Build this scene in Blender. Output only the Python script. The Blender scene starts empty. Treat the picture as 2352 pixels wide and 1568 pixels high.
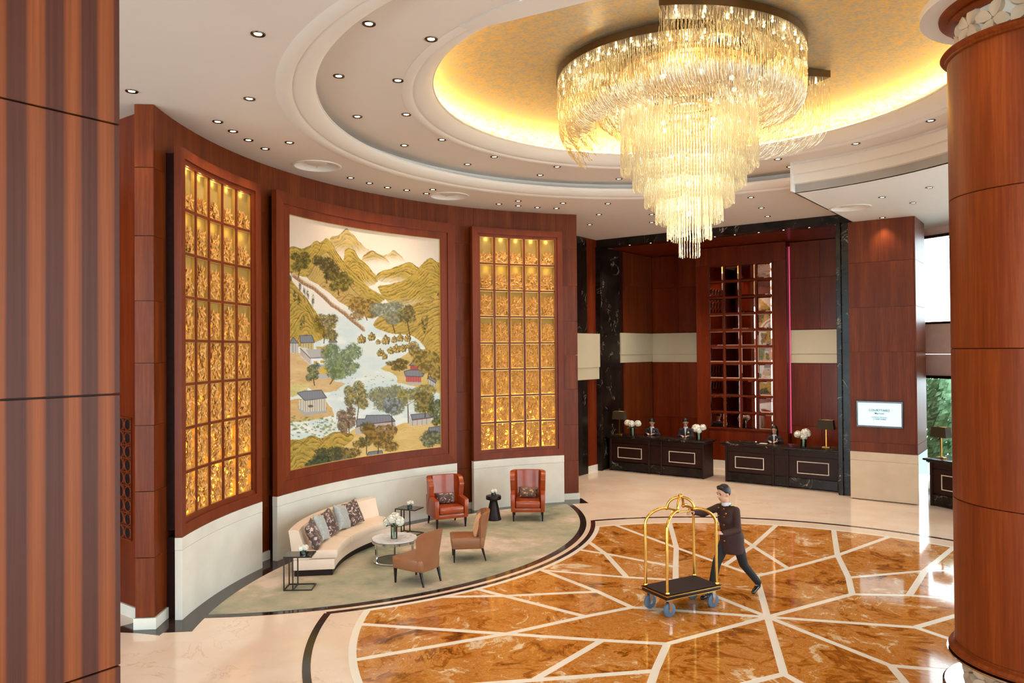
import bpy, bmesh, math, random
import numpy as np
from mathutils import Vector, Matrix
random.seed(7)
RNG = np.random.default_rng(7)
sc = bpy.context.scene
COL = sc.collection
PI = math.pi
R_ = math.radians
# ------------------------------------------------------------------ camera
CAM_Z = 3.8
cd = bpy.data.cameras.new('camera')
cam = bpy.data.objects.new('camera', cd)
COL.objects.link(cam)
cd.sensor_fit = 'HORIZONTAL'
cd.sensor_width = 36.0
cd.lens = 1750.0 / 2352.0 * 36.0
cd.clip_end = 400
rr = Vector((0.80469, 0.59365, -0.0076)); uu = Vector((0.01284, -0.00462, 0.99991)); ff = Vector((-0.59356, 0.80471, 0.01134))
m = Matrix((rr, uu, -ff)).transposed().to_4x4()
m.translation = (0, 0, CAM_Z)
cam.matrix_world = m
sc.camera = cam
# ------------------------------------------------------------------ daylight: an even bright overcast sky outside the glass fronts
w = bpy.data.worlds.new('overcast_sky'); sc.world = w
w.use_nodes = True
bg = w.node_tree.nodes['Background']
bg.inputs['Color'].default_value = (0.96, 0.975, 1.0, 1)
bg.inputs['Strength'].default_value = 7.0
sc.view_settings.view_transform = 'Standard'
sc.view_settings.look = 'None'
sc.view_settings.exposure = 0.55
sc.view_settings.gamma = 1.0
sc.view_settings.use_curve_mapping = False
sc.cycles.use_denoising = True
sc.cycles.max_bounces = 5
sc.cycles.diffuse_bounces = 3
sc.cycles.glossy_bounces = 3
sc.cycles.transmission_bounces = 3
sc.cycles.transparent_max_bounces = 9
sc.cycles.use_adaptive_sampling = True
sc.cycles.adaptive_threshold = 0.08
sc.cycles.sample_clamp_indirect = 6.0
sc.cycles.caustics_reflective = False
sc.cycles.caustics_refractive = False
DOWNLIGHT_W = 34.0
CHANDELIER_W = 22.0
NICHE_W = 5.0
COVE_STRENGTH = 26.0

# ------------------------------------------------------------------ helpers
def lin(c):
    return tuple(((v / 255.0) / 12.92 if v / 255.0 <= 0.04045 else (((v / 255.0) + 0.055) / 1.055) ** 2.4) for v in c)

class MB:
    """collects simple shapes; build() links them as ONE mesh object"""
    def __init__(s, mat=None):
        s.v = []; s.f = []; s.M = mat
    def add(s, vs, fs):
        o = len(s.v)
        if s.M is not None:
            vs = [tuple(s.M @ Vector(p)) for p in vs]
        s.v.extend([tuple(map(float, p)) for p in vs])
        s.f.extend([tuple(i + o for i in f) for f in fs])
        return s
    def box(s, x0, x1, y0, y1, z0, z1):
        v = [(x0, y0, z0), (x1, y0, z0), (x1, y1, z0), (x0, y1, z0), (x0, y0, z1), (x1, y0, z1), (x1, y1, z1), (x0, y1, z1)]
        return s.add(v, [(0, 3, 2, 1), (4, 5, 6, 7), (0, 1, 5, 4), (1, 2, 6, 5), (2, 3, 7, 6), (3, 0, 4, 7)])
    def taper(s, x, y, z0, z1, a0, b0, a1, b1, dx=0, dy=0):
        v = [(x - a0, y - b0, z0), (x + a0, y - b0, z0), (x + a0, y + b0, z0), (x - a0, y + b0, z0),
             (x + dx - a1, y + dy - b1, z1), (x + dx + a1, y + dy - b1, z1), (x + dx + a1, y + dy + b1, z1), (x + dx - a1, y + dy + b1, z1)]
        return s.add(v, [(0, 3, 2, 1), (4, 5, 6, 7), (0, 1, 5, 4), (1, 2, 6, 5), (2, 3, 7, 6), (3, 0, 4, 7)])
    def prism(s, poly, z0, z1):
        n = len(poly)
        v = [(p[0], p[1], z0) for p in poly] + [(p[0], p[1], z1) for p in poly]
        f = [tuple(range(n - 1, -1, -1)), tuple(range(n, 2 * n))] + [(i, (i + 1) % n, (i + 1) % n + n, i + n) for i in range(n)]
        return s.add(v, f)
    def arcslab(s, c, r0, r1, a0, a1, z0, z1, n=12):
        v = []
        for i in range(n + 1):
            a = R_(a0 + (a1 - a0) * i / n); ca, sa = math.cos(a), math.sin(a)
            for r, z in ((r0, z0), (r1, z0), (r1, z1), (r0, z1)):
                v.append((c[0] + r * ca, c[1] + r * sa, z))
        f = []
        for i in range(n):
            b = 4 * i
            for k in range(4):
                k2 = (k + 1) % 4
                f.append((b + k, b + k2, b + 4 + k2, b + 4 + k))
        f.append((0, 3, 2, 1)); b = 4 * n; f.append((b, b + 1, b + 2, b + 3))
        return s.add(v, f)
    def lathe(s, prof, n=32, c=(0, 0, 0), a0=0.0, a1=360.0, caps=True):
        full = abs(a1 - a0) >= 359.99
        k = n if full else n + 1
        v = []
        for i in range(k):
            a = R_(a0 + (a1 - a0) * i / n); ca, sa = math.cos(a), math.sin(a)
            for r, z in prof:
                v.append((c[0] + r * ca, c[1] + r * sa, c[2] + z))
        q = len(prof); f = []
        for i in range(n):
            i2 = (i + 1) % k
            for j in range(q - 1):
                f.append((i * q + j, i2 * q + j, i2 * q + j + 1, i * q + j + 1))
        if full and caps and prof[0] != prof[-1]:
            if prof[0][0] > 1e-5: f.append(tuple(i * q for i in range(n))[::-1])
            if prof[-1][0] > 1e-5: f.append(tuple(i * q + q - 1 for i in range(n)))
        return s.add(v, f)
    def tube(s, pts, rad, n=8, closed=False):
        pts = [Vector(p) for p in pts]; m_ = len(pts); rads = rad if isinstance(rad, (list, tuple)) else [rad] * m_
        v = []; up = None
        for i, p in enumerate(pts):
            if closed: t = pts[(i + 1) % m_] - pts[i - 1]
            else: t = pts[min(i + 1, m_ - 1)] - pts[max(i - 1, 0)]
            t.normalize()
            if up is None:
                up = Vector((0, 0, 1)) if abs(t.z) < 0.9 else Vector((1, 0, 0))
            b = t.cross(up)
            if b.length < 1e-4: b = t.cross(Vector((0, 1, 0)))
            b.normalize(); up = b.cross(t).normalized()
            for k in range(n):
                a = 2 * PI * k / n
                v.append(tuple(p + (b * math.cos(a) + up * math.sin(a)) * rads[i]))
        f = []
        for i in range(m_ if closed else m_ - 1):
            i2 = (i + 1) % m_
            for k in range(n):
                k2 = (k + 1) % n
                f.append((i * n + k, i * n + k2, i2 * n + k2, i2 * n + k))
        if not closed:
            f.append(tuple(range(n))[::-1]); f.append(tuple((m_ - 1) * n + k for k in range(n)))
        return s.add(v, f)
    def ell(s, c, rad, nu=16, nv=10, fn=None):
        v = [(0, 0, -1)]; f = []
        for j in range(1, nv):
            th = PI * j / nv - PI / 2
            for i in range(nu):
                a = 2 * PI * i / nu
                v.append((math.cos(th) * math.cos(a), math.cos(th) * math.sin(a), math.sin(th)))
        v.append((0, 0, 1))
        if fn: v = [fn(p) for p in v]
        rad = rad if isinstance(rad, (list, tuple)) else (rad,) * 3
        v = [(c[0] + p[0] * rad[0], c[1] + p[1] * rad[1], c[2] + p[2] * rad[2]) for p in v]
        for i in range(nu):
            f.append((0, 1 + (i + 1) % nu, 1 + i))
        for j in range(nv - 2):
            for i in range(nu):
                a = 1 + j * nu + i; b = 1 + j * nu + (i + 1) % nu
                f.append((a, b, b + nu, a + nu))
        t = len(v) - 1; o = 1 + (nv - 2) * nu
        for i in range(nu):
            f.append((o + i, o + (i + 1) % nu, t))
        return s.add(v, f)
    def grid(s, P):
        """P: rows x cols of points -> open sheet"""
        n = len(P); k = len(P[0]); v = [p for row in P for p in row]
        return s.add(v, [(i * k + j, i * k + j + 1, (i + 1) * k + j + 1, (i + 1) * k + j) for i in range(n - 1) for j in range(k - 1)])
    def shell(s, A, B):
        """closed slab between two equal grids of points"""
        n = len(A); k = len(A[0]); v = [p for row in A for p in row] + [p for row in B for p in row]; o = n * k; f = []
        for i in range(n - 1):
            for j in range(k - 1):
                a = i * k + j
                f.append((a, a + 1, a + k + 1, a + k)); f.append((o + a, o + a + k, o + a + k + 1, o + a + 1))
        for j in range(k - 1):
            f.append((j + 1, j, o + j, o + j + 1)); a = (n - 1) * k + j; f.append((a, a + 1, o + a + 1, o + a))
        for i in range(n - 1):
            a = i * k; f.append((a, a + k, o + a + k, o + a)); a = i * k + k - 1; f.append((a + k, a, o + a, o + a + k))
        return s.add(v, f)
    def mesh(s, name, bevel=0, seg=2, smooth=None, fix=True):
        me = bpy.data.meshes.new(name)
        me.from_pydata(s.v, [], s.f)
        if fix or bevel:
            bm = bmesh.new(); bm.from_mesh(me)
            if fix: bmesh.ops.recalc_face_normals(bm, faces=bm.faces)
            if bevel:
                es = [e for e in bm.edges if len(e.link_faces) == 2 and e.calc_face_angle(0) > 0.5]
                bmesh.ops.bevel(bm, geom=es, offset=bevel, segments=seg, affect='EDGES', profile=0.5, clamp_overlap=True)
            bm.to_mesh(me); bm.free()
        if smooth is not None:
            me.polygons.foreach_set('use_smooth', [True] * len(me.polygons))
            me.set_sharp_from_angle(angle=R_(smooth))
        me.update()
        return me
    def build(s, name, mat, parent=None, bevel=0, seg=2, smooth=None, fix=True):
        return link(name, s.mesh(name, bevel, seg, smooth, fix), mat, parent)

def link(name, me, mat, parent=None):
    if mat is not None and not me.materials:
        me.materials.append(mat)
    o = bpy.data.objects.new(name, me); COL.objects.link(o)
    if parent is not None: o.parent = parent
    return o
def tag(o, label=None, cat=None, group=None, kind=None):
    if label: o['label'] = label
    if cat: o['category'] = cat
    if group: o['group'] = group
    if kind: o['kind'] = kind
    return o
def thing(name, label, cat, loc=(0, 0, 0), rotz=0.0, group=None):
    o = bpy.data.objects.new(name, None); COL.objects.link(o)
    o.empty_display_size = 0.1
    o.location = loc; o.rotation_euler = (0, 0, rotz)
    return tag(o, label, cat, group)
def struct(o): o['kind'] = 'structure'; return o
def dup(root, loc=None, rotz=None, label=None, group=None):
    r = root.copy(); COL.objects.link(r)
    if loc is not None: r.location = loc
    if rotz is not None: r.rotation_euler = (0, 0, rotz)
    if label: r['label'] = label
    if group: r['group'] = group
    for ch in list(root.children):
        c = ch.copy(); COL.objects.link(c); c.parent = r
        for g in list(ch.children):
            d = g.copy(); COL.objects.link(d); d.parent = c
    return r
def light(name, kind, loc, energy, color, parent=None, rot=None, **kw):
    l = bpy.data.lights.new(name, kind); l.energy = energy; l.color = color
    for k, v in kw.items(): setattr(l, k, v)
    o = bpy.data.objects.new(name, l); COL.objects.link(o); o.location = loc
    if rot: o.rotation_euler = rot
    if parent is not None: o.parent = parent
    return o
def facing(dx, dy):
    """rotation about z that turns local -Y to (dx,dy)"""
    return math.atan2(dx, -dy)

# ------------------------------------------------------------------ materials
def newmat(name):
    mt = bpy.data.materials.new(name); mt.use_nodes = True
    nt = mt.node_tree
    return mt, nt, nt.nodes['Principled BSDF'], nt.links
def nd(nt, t, **kw):
    n = nt.nodes.new(t)
    for k, v in kw.items():
        if k in n.inputs: n.inputs[k].default_value = v
        else: setattr(n, k, v)
    return n
def ramp(nt, stops, interp='LINEAR'):
    r = nt.nodes.new('ShaderNodeValToRGB'); r.color_ramp.interpolation = interp
    e = r.color_ramp.elements
    while len(e) < len(stops): e.new(0.5)
    for el, (p, c) in zip(e, stops):
        el.position = p; el.color = (*c, 1) if len(c) == 3 else c
    return r
def coords(nt, scale=(1, 1, 1), randomize=True, kind='Object'):
    tc = nt.nodes.new('ShaderNodeTexCoord'); mp = nt.nodes.new('ShaderNodeMapping')
    mp.inputs['Scale'].default_value = scale
    nt.links.new(tc.outputs[kind], mp.inputs['Vector'])
    if randomize:
        oi = nt.nodes.new('ShaderNodeObjectInfo'); mu = nd(nt, 'ShaderNodeMath', operation='MULTIPLY'); mu.inputs[1].default_value = 37.0
        nt.links.new(oi.outputs['Random'], mu.inputs[0]); nt.links.new(mu.outputs[0], mp.inputs['Location'])
    return mp
def plain(name, rgb, rough=0.5, metal=0.0, spec=0.5, coat=0.0, var=0.06, scale=6.0, bump=0.0, bscale=60.0, sheen=0.0):
    mt, nt, b, L = newmat(name)
    c = lin(rgb)
    mp = coords(nt); n = nd(nt, 'ShaderNodeTexNoise', Scale=scale, Detail=3.0); L.new(mp.outputs[0], n.inputs['Vector'])
    r = ramp(nt, [(0.3, tuple(max(0, x * (1 - var)) for x in c)), (0.7, tuple(min(1, x * (1 + var)) for x in c))])
    L.new(n.outputs['Fac'], r.inputs[0]); L.new(r.outputs[0], b.inputs['Base Color'])
    b.inputs['Roughness'].default_value = rough; b.inputs['Metallic'].default_value = metal
    b.inputs['Specular IOR Level'].default_value = spec
    b.inputs['Coat Weight'].default_value = coat
    b.inputs['Coat Roughness'].default_value = 0.12
    if sheen: b.inputs['Sheen Weight'].default_value = sheen
    if bump:
        n2 = nd(nt, 'ShaderNodeTexNoise', Scale=bscale, Detail=2.0); L.new(mp.outputs[0], n2.inputs['Vector'])
        bp = nd(nt, 'ShaderNodeBump', Strength=bump, Distance=0.01); L.new(n2.outputs['Fac'], bp.inputs['Height']); L.new(bp.outputs[0], b.inputs['Normal'])
    return mt
def emit(name, rgb, strength):
    mt, nt, b, L = newmat(name)
    c = lin(rgb)
    b.inputs['Base Color'].default_value = (*c, 1)
    b.inputs['Emission Color'].default_value = (*c, 1); b.inputs['Emission Strength'].default_value = strength
    return mt
def wood(name, dark, mid, light_, fine=26.0, broad=5.0, rough=0.42, stretch=0.05, coat=0.03, spec=0.2, mixf=0.5, cut=(0.30, 0.5, 0.70)):
    mt, nt, b, L = newmat(name)
    mp = coords(nt, (1, 1, stretch))
    n1 = nd(nt, 'ShaderNodeTexNoise', Scale=broad, Detail=2.0, Roughness=0.5); n2 = nd(nt, 'ShaderNodeTexNoise', Scale=fine, Detail=5.0, Roughness=0.65)
    L.new(mp.outputs[0], n1.inputs['Vector']); L.new(mp.outputs[0], n2.inputs['Vector'])
    mx = nd(nt, 'ShaderNodeMix', data_type='FLOAT'); mx.inputs[0].default_value = mixf
    L.new(n1.outputs['Fac'], mx.inputs[2]); L.new(n2.outputs['Fac'], mx.inputs[3])
    oi = nt.nodes.new('ShaderNodeObjectInfo')
    m2 = nd(nt, 'ShaderNodeMath', operation='MULTIPLY_ADD'); m2.inputs[1].default_value = 0.035; 
    L.new(oi.outputs['Random'], m2.inputs[0]); L.new(mx.outputs[0], m2.inputs[2])
    sb = nd(nt, 'ShaderNodeMath', operation='SUBTRACT'); sb.inputs[1].default_value = 0.0175; L.new(m2.outputs[0], sb.inputs[0])
    r = ramp(nt, [(cut[0], lin(dark)), (cut[1], lin(mid)), (cut[2], lin(light_))])
    L.new(sb.outputs[0], r.inputs[0]); L.new(r.outputs[0], b.inputs['Base Color'])
    b.inputs['Roughness'].default_value = rough; b.inputs['Coat Weight'].default_value = coat; b.inputs['Coat Roughness'].default_value = 0.15
    b.inputs['Specular IOR Level'].default_value = spec
    return mt
def veined(name, base, base2, vein, scale=1.3, width=0.012, rough=0.12, distort=1.5, spec=0.5, dens=0.5):
    mt, nt, b, L = newmat(name)
    mp = coords(nt)
    n = nd(nt, 'ShaderNodeTexNoise', Scale=scale, Detail=6.0, Roughness=0.6, Distortion=distort); L.new(mp.outputs[0], n.inputs['Vector'])
    s1 = nd(nt, 'ShaderNodeMath', operation='SUBTRACT'); s1.inputs[1].default_value = 0.5; L.new(n.outputs['Fac'], s1.inputs[0])
    ab = nd(nt, 'ShaderNodeMath', operation='ABSOLUTE'); L.new(s1.outputs[0], ab.inputs[0])
    rv = ramp(nt, [(0.0, (1, 1, 1)), (width, (0, 0, 0))]); L.new(ab.outputs[0], rv.inputs[0])
    nm = nd(nt, 'ShaderNodeTexNoise', Scale=scale * 1.7, Detail=2.0); L.new(mp.outputs[0], nm.inputs['Vector'])
    rm = ramp(nt, [(dens, (0, 0, 0)), (min(1, dens + 0.15), (1, 1, 1))]); L.new(nm.outputs['Fac'], rm.inputs[0])
    mu = nd(nt, 'ShaderNodeMath', operation='MULTIPLY'); L.new(rv.outputs[0], mu.inputs[0]); L.new(rm.outputs[0], mu.inputs[1])
    n3 = nd(nt, 'ShaderNodeTexNoise', Scale=scale * 2.5, Detail=4.0); L.new(mp.outputs[0], n3.inputs['Vector'])
    rb = ramp(nt, [(0.35, lin(base)), (0.7, lin(base2))]); L.new(n3.outputs['Fac'], rb.inputs[0])
    mx = nd(nt, 'ShaderNodeMix', data_type='RGBA'); L.new(mu.outputs[0], mx.inputs[0]); L.new(rb.outputs[0], mx.inputs[6]); mx.inputs[7].default_value = (*lin(vein), 1)
    L.new(mx.outputs[2], b.inputs['Base Color'])
    b.inputs['Roughness'].default_value = rough; b.inputs['Specular IOR Level'].default_value = spec
    return mt
def onyx():
    mt, nt, b, L = newmat('onyx')
    mp = coords(nt)
    w1 = nd(nt, 'ShaderNodeTexNoise', Scale=0.9, Detail=5.0, Roughness=0.6, Distortion=0.8); L.new(mp.outputs[0], w1.inputs['Vector'])
    va = nd(nt, 'ShaderNodeVectorMath', operation='MULTIPLY_ADD'); va.inputs[1].default_value = (1.6, 1.6, 1.6)
    L.new(w1.outputs['Color'], va.inputs[0]); L.new(mp.outputs[0], va.inputs[2])
    w2 = nd(nt, 'ShaderNodeTexNoise', Scale=1.8, Detail=10.0, Roughness=0.68, Distortion=1.1); L.new(va.outputs[0], w2.inputs['Vector'])
    r = ramp(nt, [(0.30, lin((104, 58, 18))), (0.39, lin((154, 88, 28))), (0.45, lin((196, 118, 38))), (0.495, lin((216, 150, 78))), (0.53, lin((190, 112, 34))), (0.58, lin((212, 150, 88))), (0.63, lin((232, 198, 158))), (0.69, lin((240, 224, 204)))])
    L.new(w2.outputs['Fac'], r.inputs[0])
    s1 = nd(nt, 'ShaderNodeMath', operation='SUBTRACT'); s1.inputs[1].default_value = 0.47; L.new(w2.outputs['Fac'], s1.inputs[0])
    ab = nd(nt, 'ShaderNodeMath', operation='ABSOLUTE'); L.new(s1.outputs[0], ab.inputs[0])
    rv = ramp(nt, [(0.0, (1, 1, 1)), (0.006, (0, 0, 0))]); L.new(ab.outputs[0], rv.inputs[0])
    mu = nd(nt, 'ShaderNodeMath', operation='MULTIPLY'); mu.inputs[1].default_value = 0.55; L.new(rv.outputs[0], mu.inputs[0])
    mx = nd(nt, 'ShaderNodeMix', data_type='RGBA'); L.new(mu.outputs[0], mx.inputs[0]); L.new(r.outputs[0], mx.inputs[6]); mx.inputs[7].default_value = (*lin((96, 46, 12)), 1)
    L.new(mx.outputs[2], b.inputs['Base Color'])
    b.inputs['Roughness'].default_value = 0.07; b.inputs['Specular IOR Level'].default_value = 0.5
    return mt
def patterned(name, ground, motif, motif2, scale=17.0, rough=0.6, thr=0.40):
    mt, nt, b, L = newmat(name)
    mp = coords(nt)
    wn = nd(nt, 'ShaderNodeTexNoise', Scale=scale * 0.9, Detail=1.0); L.new(mp.outputs[0], wn.inputs['Vector'])
    va = nd(nt, 'ShaderNodeVectorMath', operation='MULTIPLY_ADD'); va.inputs[1].default_value = (0.12, 0.12, 0.12); L.new(wn.outputs['Color'], va.inputs[0]); L.new(mp.outputs[0], va.inputs[2])
    vo = nd(nt, 'ShaderNodeTexVoronoi', Scale=scale); L.new(va.outputs[0], vo.inputs['Vector'])
    r = ramp(nt, [(thr - 0.02, (1, 1, 1)), (thr + 0.02, (0, 0, 0))]); L.new(vo.outputs['Distance'], r.inputs[0])
    cr = ramp(nt, [(0.45, lin(motif)), (0.55, lin(motif2))], 'CONSTANT')
    sx = nd(nt, 'ShaderNodeSeparateColor'); L.new(vo.outputs['Color'], sx.inputs[0]); L.new(sx.outputs[0], cr.inputs[0])
    mx = nd(nt, 'ShaderNodeMix', data_type='RGBA'); L.new(r.outputs[0], mx.inputs[0]); mx.inputs[6].default_value = (*lin(ground), 1); L.new(cr.outputs[0], mx.inputs[7])
    L.new(mx.outputs[2], b.inputs['Base Color']); b.inputs['Roughness'].default_value = rough; b.inputs['Sheen Weight'].default_value = 0.2
    return mt
def glassy(name, rgb, trans=0.75, rough=0.03, spec_mix=0.16):
    mt, nt, b, L = newmat(name)
    nt.nodes.remove(b)
    out = nt.nodes['Material Output']
    t = nt.nodes.new('ShaderNodeBsdfTransparent'); t.inputs[0].default_value = (*lin(rgb), 1)
    g = nt.nodes.new('ShaderNodeBsdfGlossy'); g.inputs['Roughness'].default_value = rough
    fr = nd(nt, 'ShaderNodeFresnel', IOR=1.45)
    ad = nd(nt, 'ShaderNodeMath', operation='ADD'); ad.inputs[1].default_value = spec_mix * 0.3; L.new(fr.outputs[0], ad.inputs[0])
    mx = nt.nodes.new('ShaderNodeMixShader'); L.new(ad.outputs[0], mx.inputs[0]); L.new(t.outputs[0], mx.inputs[1]); L.new(g.outputs[0], mx.inputs[2])
    L.new(mx.outputs[0], out.inputs[0])
    return mt
def crystal(name, tint, glossy=0.5, clear=0.36):
    mt, nt, b, L = newmat(name)
    nt.nodes.remove(b); out = nt.nodes['Material Output']
    t = nt.nodes.new('ShaderNodeBsdfTransparent'); t.inputs[0].default_value = (0.97, 0.95, 0.88, 1)
    g = nt.nodes.new('ShaderNodeBsdfGlossy'); g.inputs['Roughness'].default_value = 0.08; g.inputs[0].default_value = (1, 0.98, 0.93, 1)
    tr = nt.nodes.new('ShaderNodeBsdfTranslucent'); tr.inputs[0].default_value = (*lin(tint), 1)
    df = nt.nodes.new('ShaderNodeBsdfDiffuse'); df.inputs[0].default_value = (*lin(tint), 1)
    m0 = nt.nodes.new('ShaderNodeMixShader'); m0.inputs[0].default_value = 0.5; L.new(tr.outputs[0], m0.inputs[1]); L.new(df.outputs[0], m0.inputs[2])
    m1 = nt.nodes.new('ShaderNodeMixShader'); m1.inputs[0].default_value = glossy; L.new(m0.outputs[0], m1.inputs[1]); L.new(g.outputs[0], m1.inputs[2])
    m2 = nt.nodes.new('ShaderNodeMixShader'); m2.inputs[0].default_value = clear; L.new(m1.outputs[0], m2.inputs[1]); L.new(t.outputs[0], m2.inputs[2])
    L.new(m2.outputs[0], out.inputs[0])
    return mt

M = {}
M['wood_wall'] = wood('wood_wall', (84, 31, 9), (108, 44, 13), (132, 62, 22), fine=38, broad=5.5)
M['wood_frame'] = wood('wood_frame', (98, 37, 14), (116, 47, 19), (134, 59, 26), fine=40, broad=3.0)
def striped_wood():
    mt, nt, b, L = newmat('striped_veneer')
    mp = coords(nt, (1, 1, 0.012), False)
    wv = nd(nt, 'ShaderNodeTexWave', Scale=1.6, Distortion=1.6, Detail=2.0); wv.inputs['Detail Scale'].default_value = 1.2
    wv.wave_type = 'BANDS'; wv.bands_direction = 'Y'; L.new(mp.outputs[0], wv.inputs['Vector'])
    n2 = nd(nt, 'ShaderNodeTexNoise', Scale=40.0, Detail=5.0, Roughness=0.65); L.new(mp.outputs[0], n2.inputs['Vector'])
    r1 = ramp(nt, [(0.40, lin((80, 40, 28))), (0.58, lin((118, 58, 29))), (0.9, lin((134, 68, 33)))]); L.new(wv.outputs['Fac'], r1.inputs[0])
    r2 = ramp(nt, [(0.3, (0.72, 0.72, 0.72)), (0.7, (1.12, 1.12, 1.12))]); L.new(n2.outputs['Fac'], r2.inputs[0])
    mx = nd(nt, 'ShaderNodeMix', data_type='RGBA', blend_type='MULTIPLY'); mx.inputs[0].default_value = 1.0; L.new(r1.outputs[0], mx.inputs[6]); L.new(r2.outputs[0], mx.inputs[7])
    L.new(mx.outputs[2], b.inputs['Base Color']); b.inputs['Roughness'].default_value = 0.42; b.inputs['Specular IOR Level'].default_value = 0.2
    return mt
M['wood_stripe'] = striped_wood()
M['wood_column'] = wood('wood_column', (104, 39, 10), (126, 53, 15), (150, 71, 25), fine=34, broad=5.0, stretch=0.04)
M['wood_dark'] = plain('wood_dark', (44, 20, 14), 0.4, spec=0.2, var=0.2, scale=20)
M['wood_red'] = wood('wood_red', (84, 24, 9), (110, 38, 13), (134, 56, 22), fine=40, broad=4, rough=0.3, coat=0.15)
M['espresso'] = plain('espresso', (32, 19, 16), 0.4, spec=0.25)
M['ceiling'] = plain('ceiling_paint', (226, 213, 202), 0.75, var=0.015, scale=1.0, spec=0.2)
M['cornice'] = plain('cornice_plaster', (232, 222, 212), 0.6, var=0.015, scale=1.0, spec=0.3)
M['soffit'] = plain('soffit_paint', (232, 226, 220), 0.7, var=0.01, scale=1.0, spec=0.2)
M['plinth'] = plain('limestone', (228, 221, 208), 0.5, var=0.06, scale=2.2, spec=0.35)
M['stone_warm'] = plain('warm_limestone', (214, 190, 162), 0.5, var=0.07, scale=2.0, spec=0.35)
M['band'] = plain('cream_stone_band', (214, 200, 170), 0.4, var=0.03, scale=2.0)
M['marble_black'] = veined('black_marble', (18, 13, 11), (40, 31, 26), (206, 190, 170), scale=1.1, width=0.008, rough=0.22, spec=0.25, dens=0.52)
M['marble_border'] = veined('dark_border_marble', (38, 27, 24), (62, 46, 42), (180, 160, 140), scale=1.6, width=0.006, rough=0.1, dens=0.55)
M['marble_cream'] = veined('cream_marble', (238, 208, 184), (245, 222, 202), (222, 190, 162), scale=0.55, width=0.01, rough=0.1, dens=0.5)
M['marble_white'] = veined('white_marble', (246, 234, 218), (250, 240, 228), (222, 206, 188), scale=0.8, width=0.008, rough=0.1, dens=0.6)
M['marble_top'] = veined('white_table_marble', (232, 228, 228), (216, 208, 210), (166, 150, 150), scale=3.0, width=0.03, rough=0.12, dens=0.45)
M['onyx'] = onyx()
M['gold_leaf'] = plain('gold_leaf_sculpture', (222, 158, 76), 0.36, metal=0.1, var=0.16, scale=14)
mt, nt, b, L = newmat('backlit_gold_sheet')
nt.nodes.remove(b); _t = nt.nodes.new('ShaderNodeBsdfTranslucent'); _d = nt.nodes.new('ShaderNodeBsdfDiffuse'); _m = nt.nodes.new('ShaderNodeMixShader')
_mp = coords(nt, randomize=False); _n = nd(nt, 'ShaderNodeTexNoise', Scale=3.0, Detail=3.0); L.new(_mp.outputs[0], _n.inputs['Vector'])
_r = ramp(nt, [(0.3, lin((206, 166, 88))), (0.7, lin((226, 190, 116)))]); L.new(_n.outputs['Fac'], _r.inputs[0])
L.new(_r.outputs[0], _d.inputs[0]); _t.inputs[0].default_value = (*lin((255, 206, 92)), 1)
_m.inputs[0].default_value = 0.45; L.new(_d.outputs[0], _m.inputs[1]); L.new(_t.outputs[0], _m.inputs[2]); L.new(_m.outputs[0], nt.nodes['Material Output'].inputs[0])
M['gold_back'] = mt
M['brass'] = plain('brass', (222, 176, 86), 0.18, metal=1.0, var=0.05)
M['brass_dull'] = plain('dull_brass', (190, 140, 70), 0.3, metal=1.0, var=0.05)
M['chrome'] = plain('chrome', (200, 198, 196), 0.12, metal=1.0, var=0.03)
M['bronze'] = plain('dark_bronze', (92, 74, 56), 0.25, metal=0.9, var=0.1)
M['black_metal'] = plain('black_metal', (52, 48, 46), 0.35, metal=0.6, var=0.1)
M['black_gloss'] = plain('black_gloss', (22, 19, 19), 0.08, spec=0.6)
M['leather_orange'] = plain('orange_leather', (160, 62, 18), 0.28, coat=0.25, var=0.14, scale=5, bump=0.05, bscale=180)
M['leather_tan'] = plain('tan_leather', (146, 92, 58), 0.4, coat=0.1, var=0.08, scale=5, bump=0.05, bscale=180)
M['leather_cream'] = plain('cream_leather', (240, 214, 192), 0.42, coat=0.08, var=0.03, scale=4)
M['lamp_shade'] = plain('dark_lamp_shade', (58, 46, 22), 0.7, var=0.05)
M['mirror'] = plain('mirror', (214, 190, 186), 0.02, metal=1.0, var=0.0)
M['petal'] = plain('white_petal', (246, 240, 226), 0.6, var=0.03, bump=0.3, bscale=40)
M['shrub'] = plain('shrub_green', (120, 164, 120), 0.5, var=0.3, scale=6)
M['leafgreen'] = plain('leaf_green', (44, 84, 36), 0.45, var=0.25, scale=20)
M['stem'] = plain('stem_green', (98, 130, 50), 0.5, var=0.1)
M['glass'] = glassy('clear_glass', (235, 244, 240))
M['window_glass'] = glassy('window_glass', (232, 242, 244))
M['pillow_floral'] = patterned('floral_brown', (78, 56, 52), (206, 184, 176), (150, 116, 104))
M['pillow_floral_gold'] = patterned('floral_gold', (104, 78, 62), (200, 156, 104), (182, 146, 126), scale=15)
M['pillow_silver'] = patterned('silver_damask', (168, 174, 172), (190, 196, 194), (182, 188, 186), scale=26, rough=0.35)
M['pillow_peach'] = plain('peach_silk', (214, 150, 104), 0.35, var=0.06, sheen=0.3)
M['skin'] = plain('skin', (222, 168, 138), 0.5, var=0.03)
M['hair'] = plain('black_hair', (22, 17, 16), 0.45, var=0.2, scale=40)
M['suit'] = plain('charcoal_suit', (46, 36, 42), 0.75, var=0.08, scale=20)
M['jacket'] = plain('maroon_jacket', (58, 28, 26), 0.75, var=0.1, scale=12)
M['trouser'] = plain('black_trousers', (24, 25, 29), 0.75, var=0.1)
M['shirt'] = plain('white_shirt', (224, 224, 232), 0.7, var=0.02)
M['lip'] = plain('lip', (176, 92, 84), 0.5)
M['eye'] = plain('dark_eye', (28, 20, 18), 0.3)
M['rubber'] = plain('blue_grey_rubber', (84, 104, 128), 0.5, var=0.08)
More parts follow.
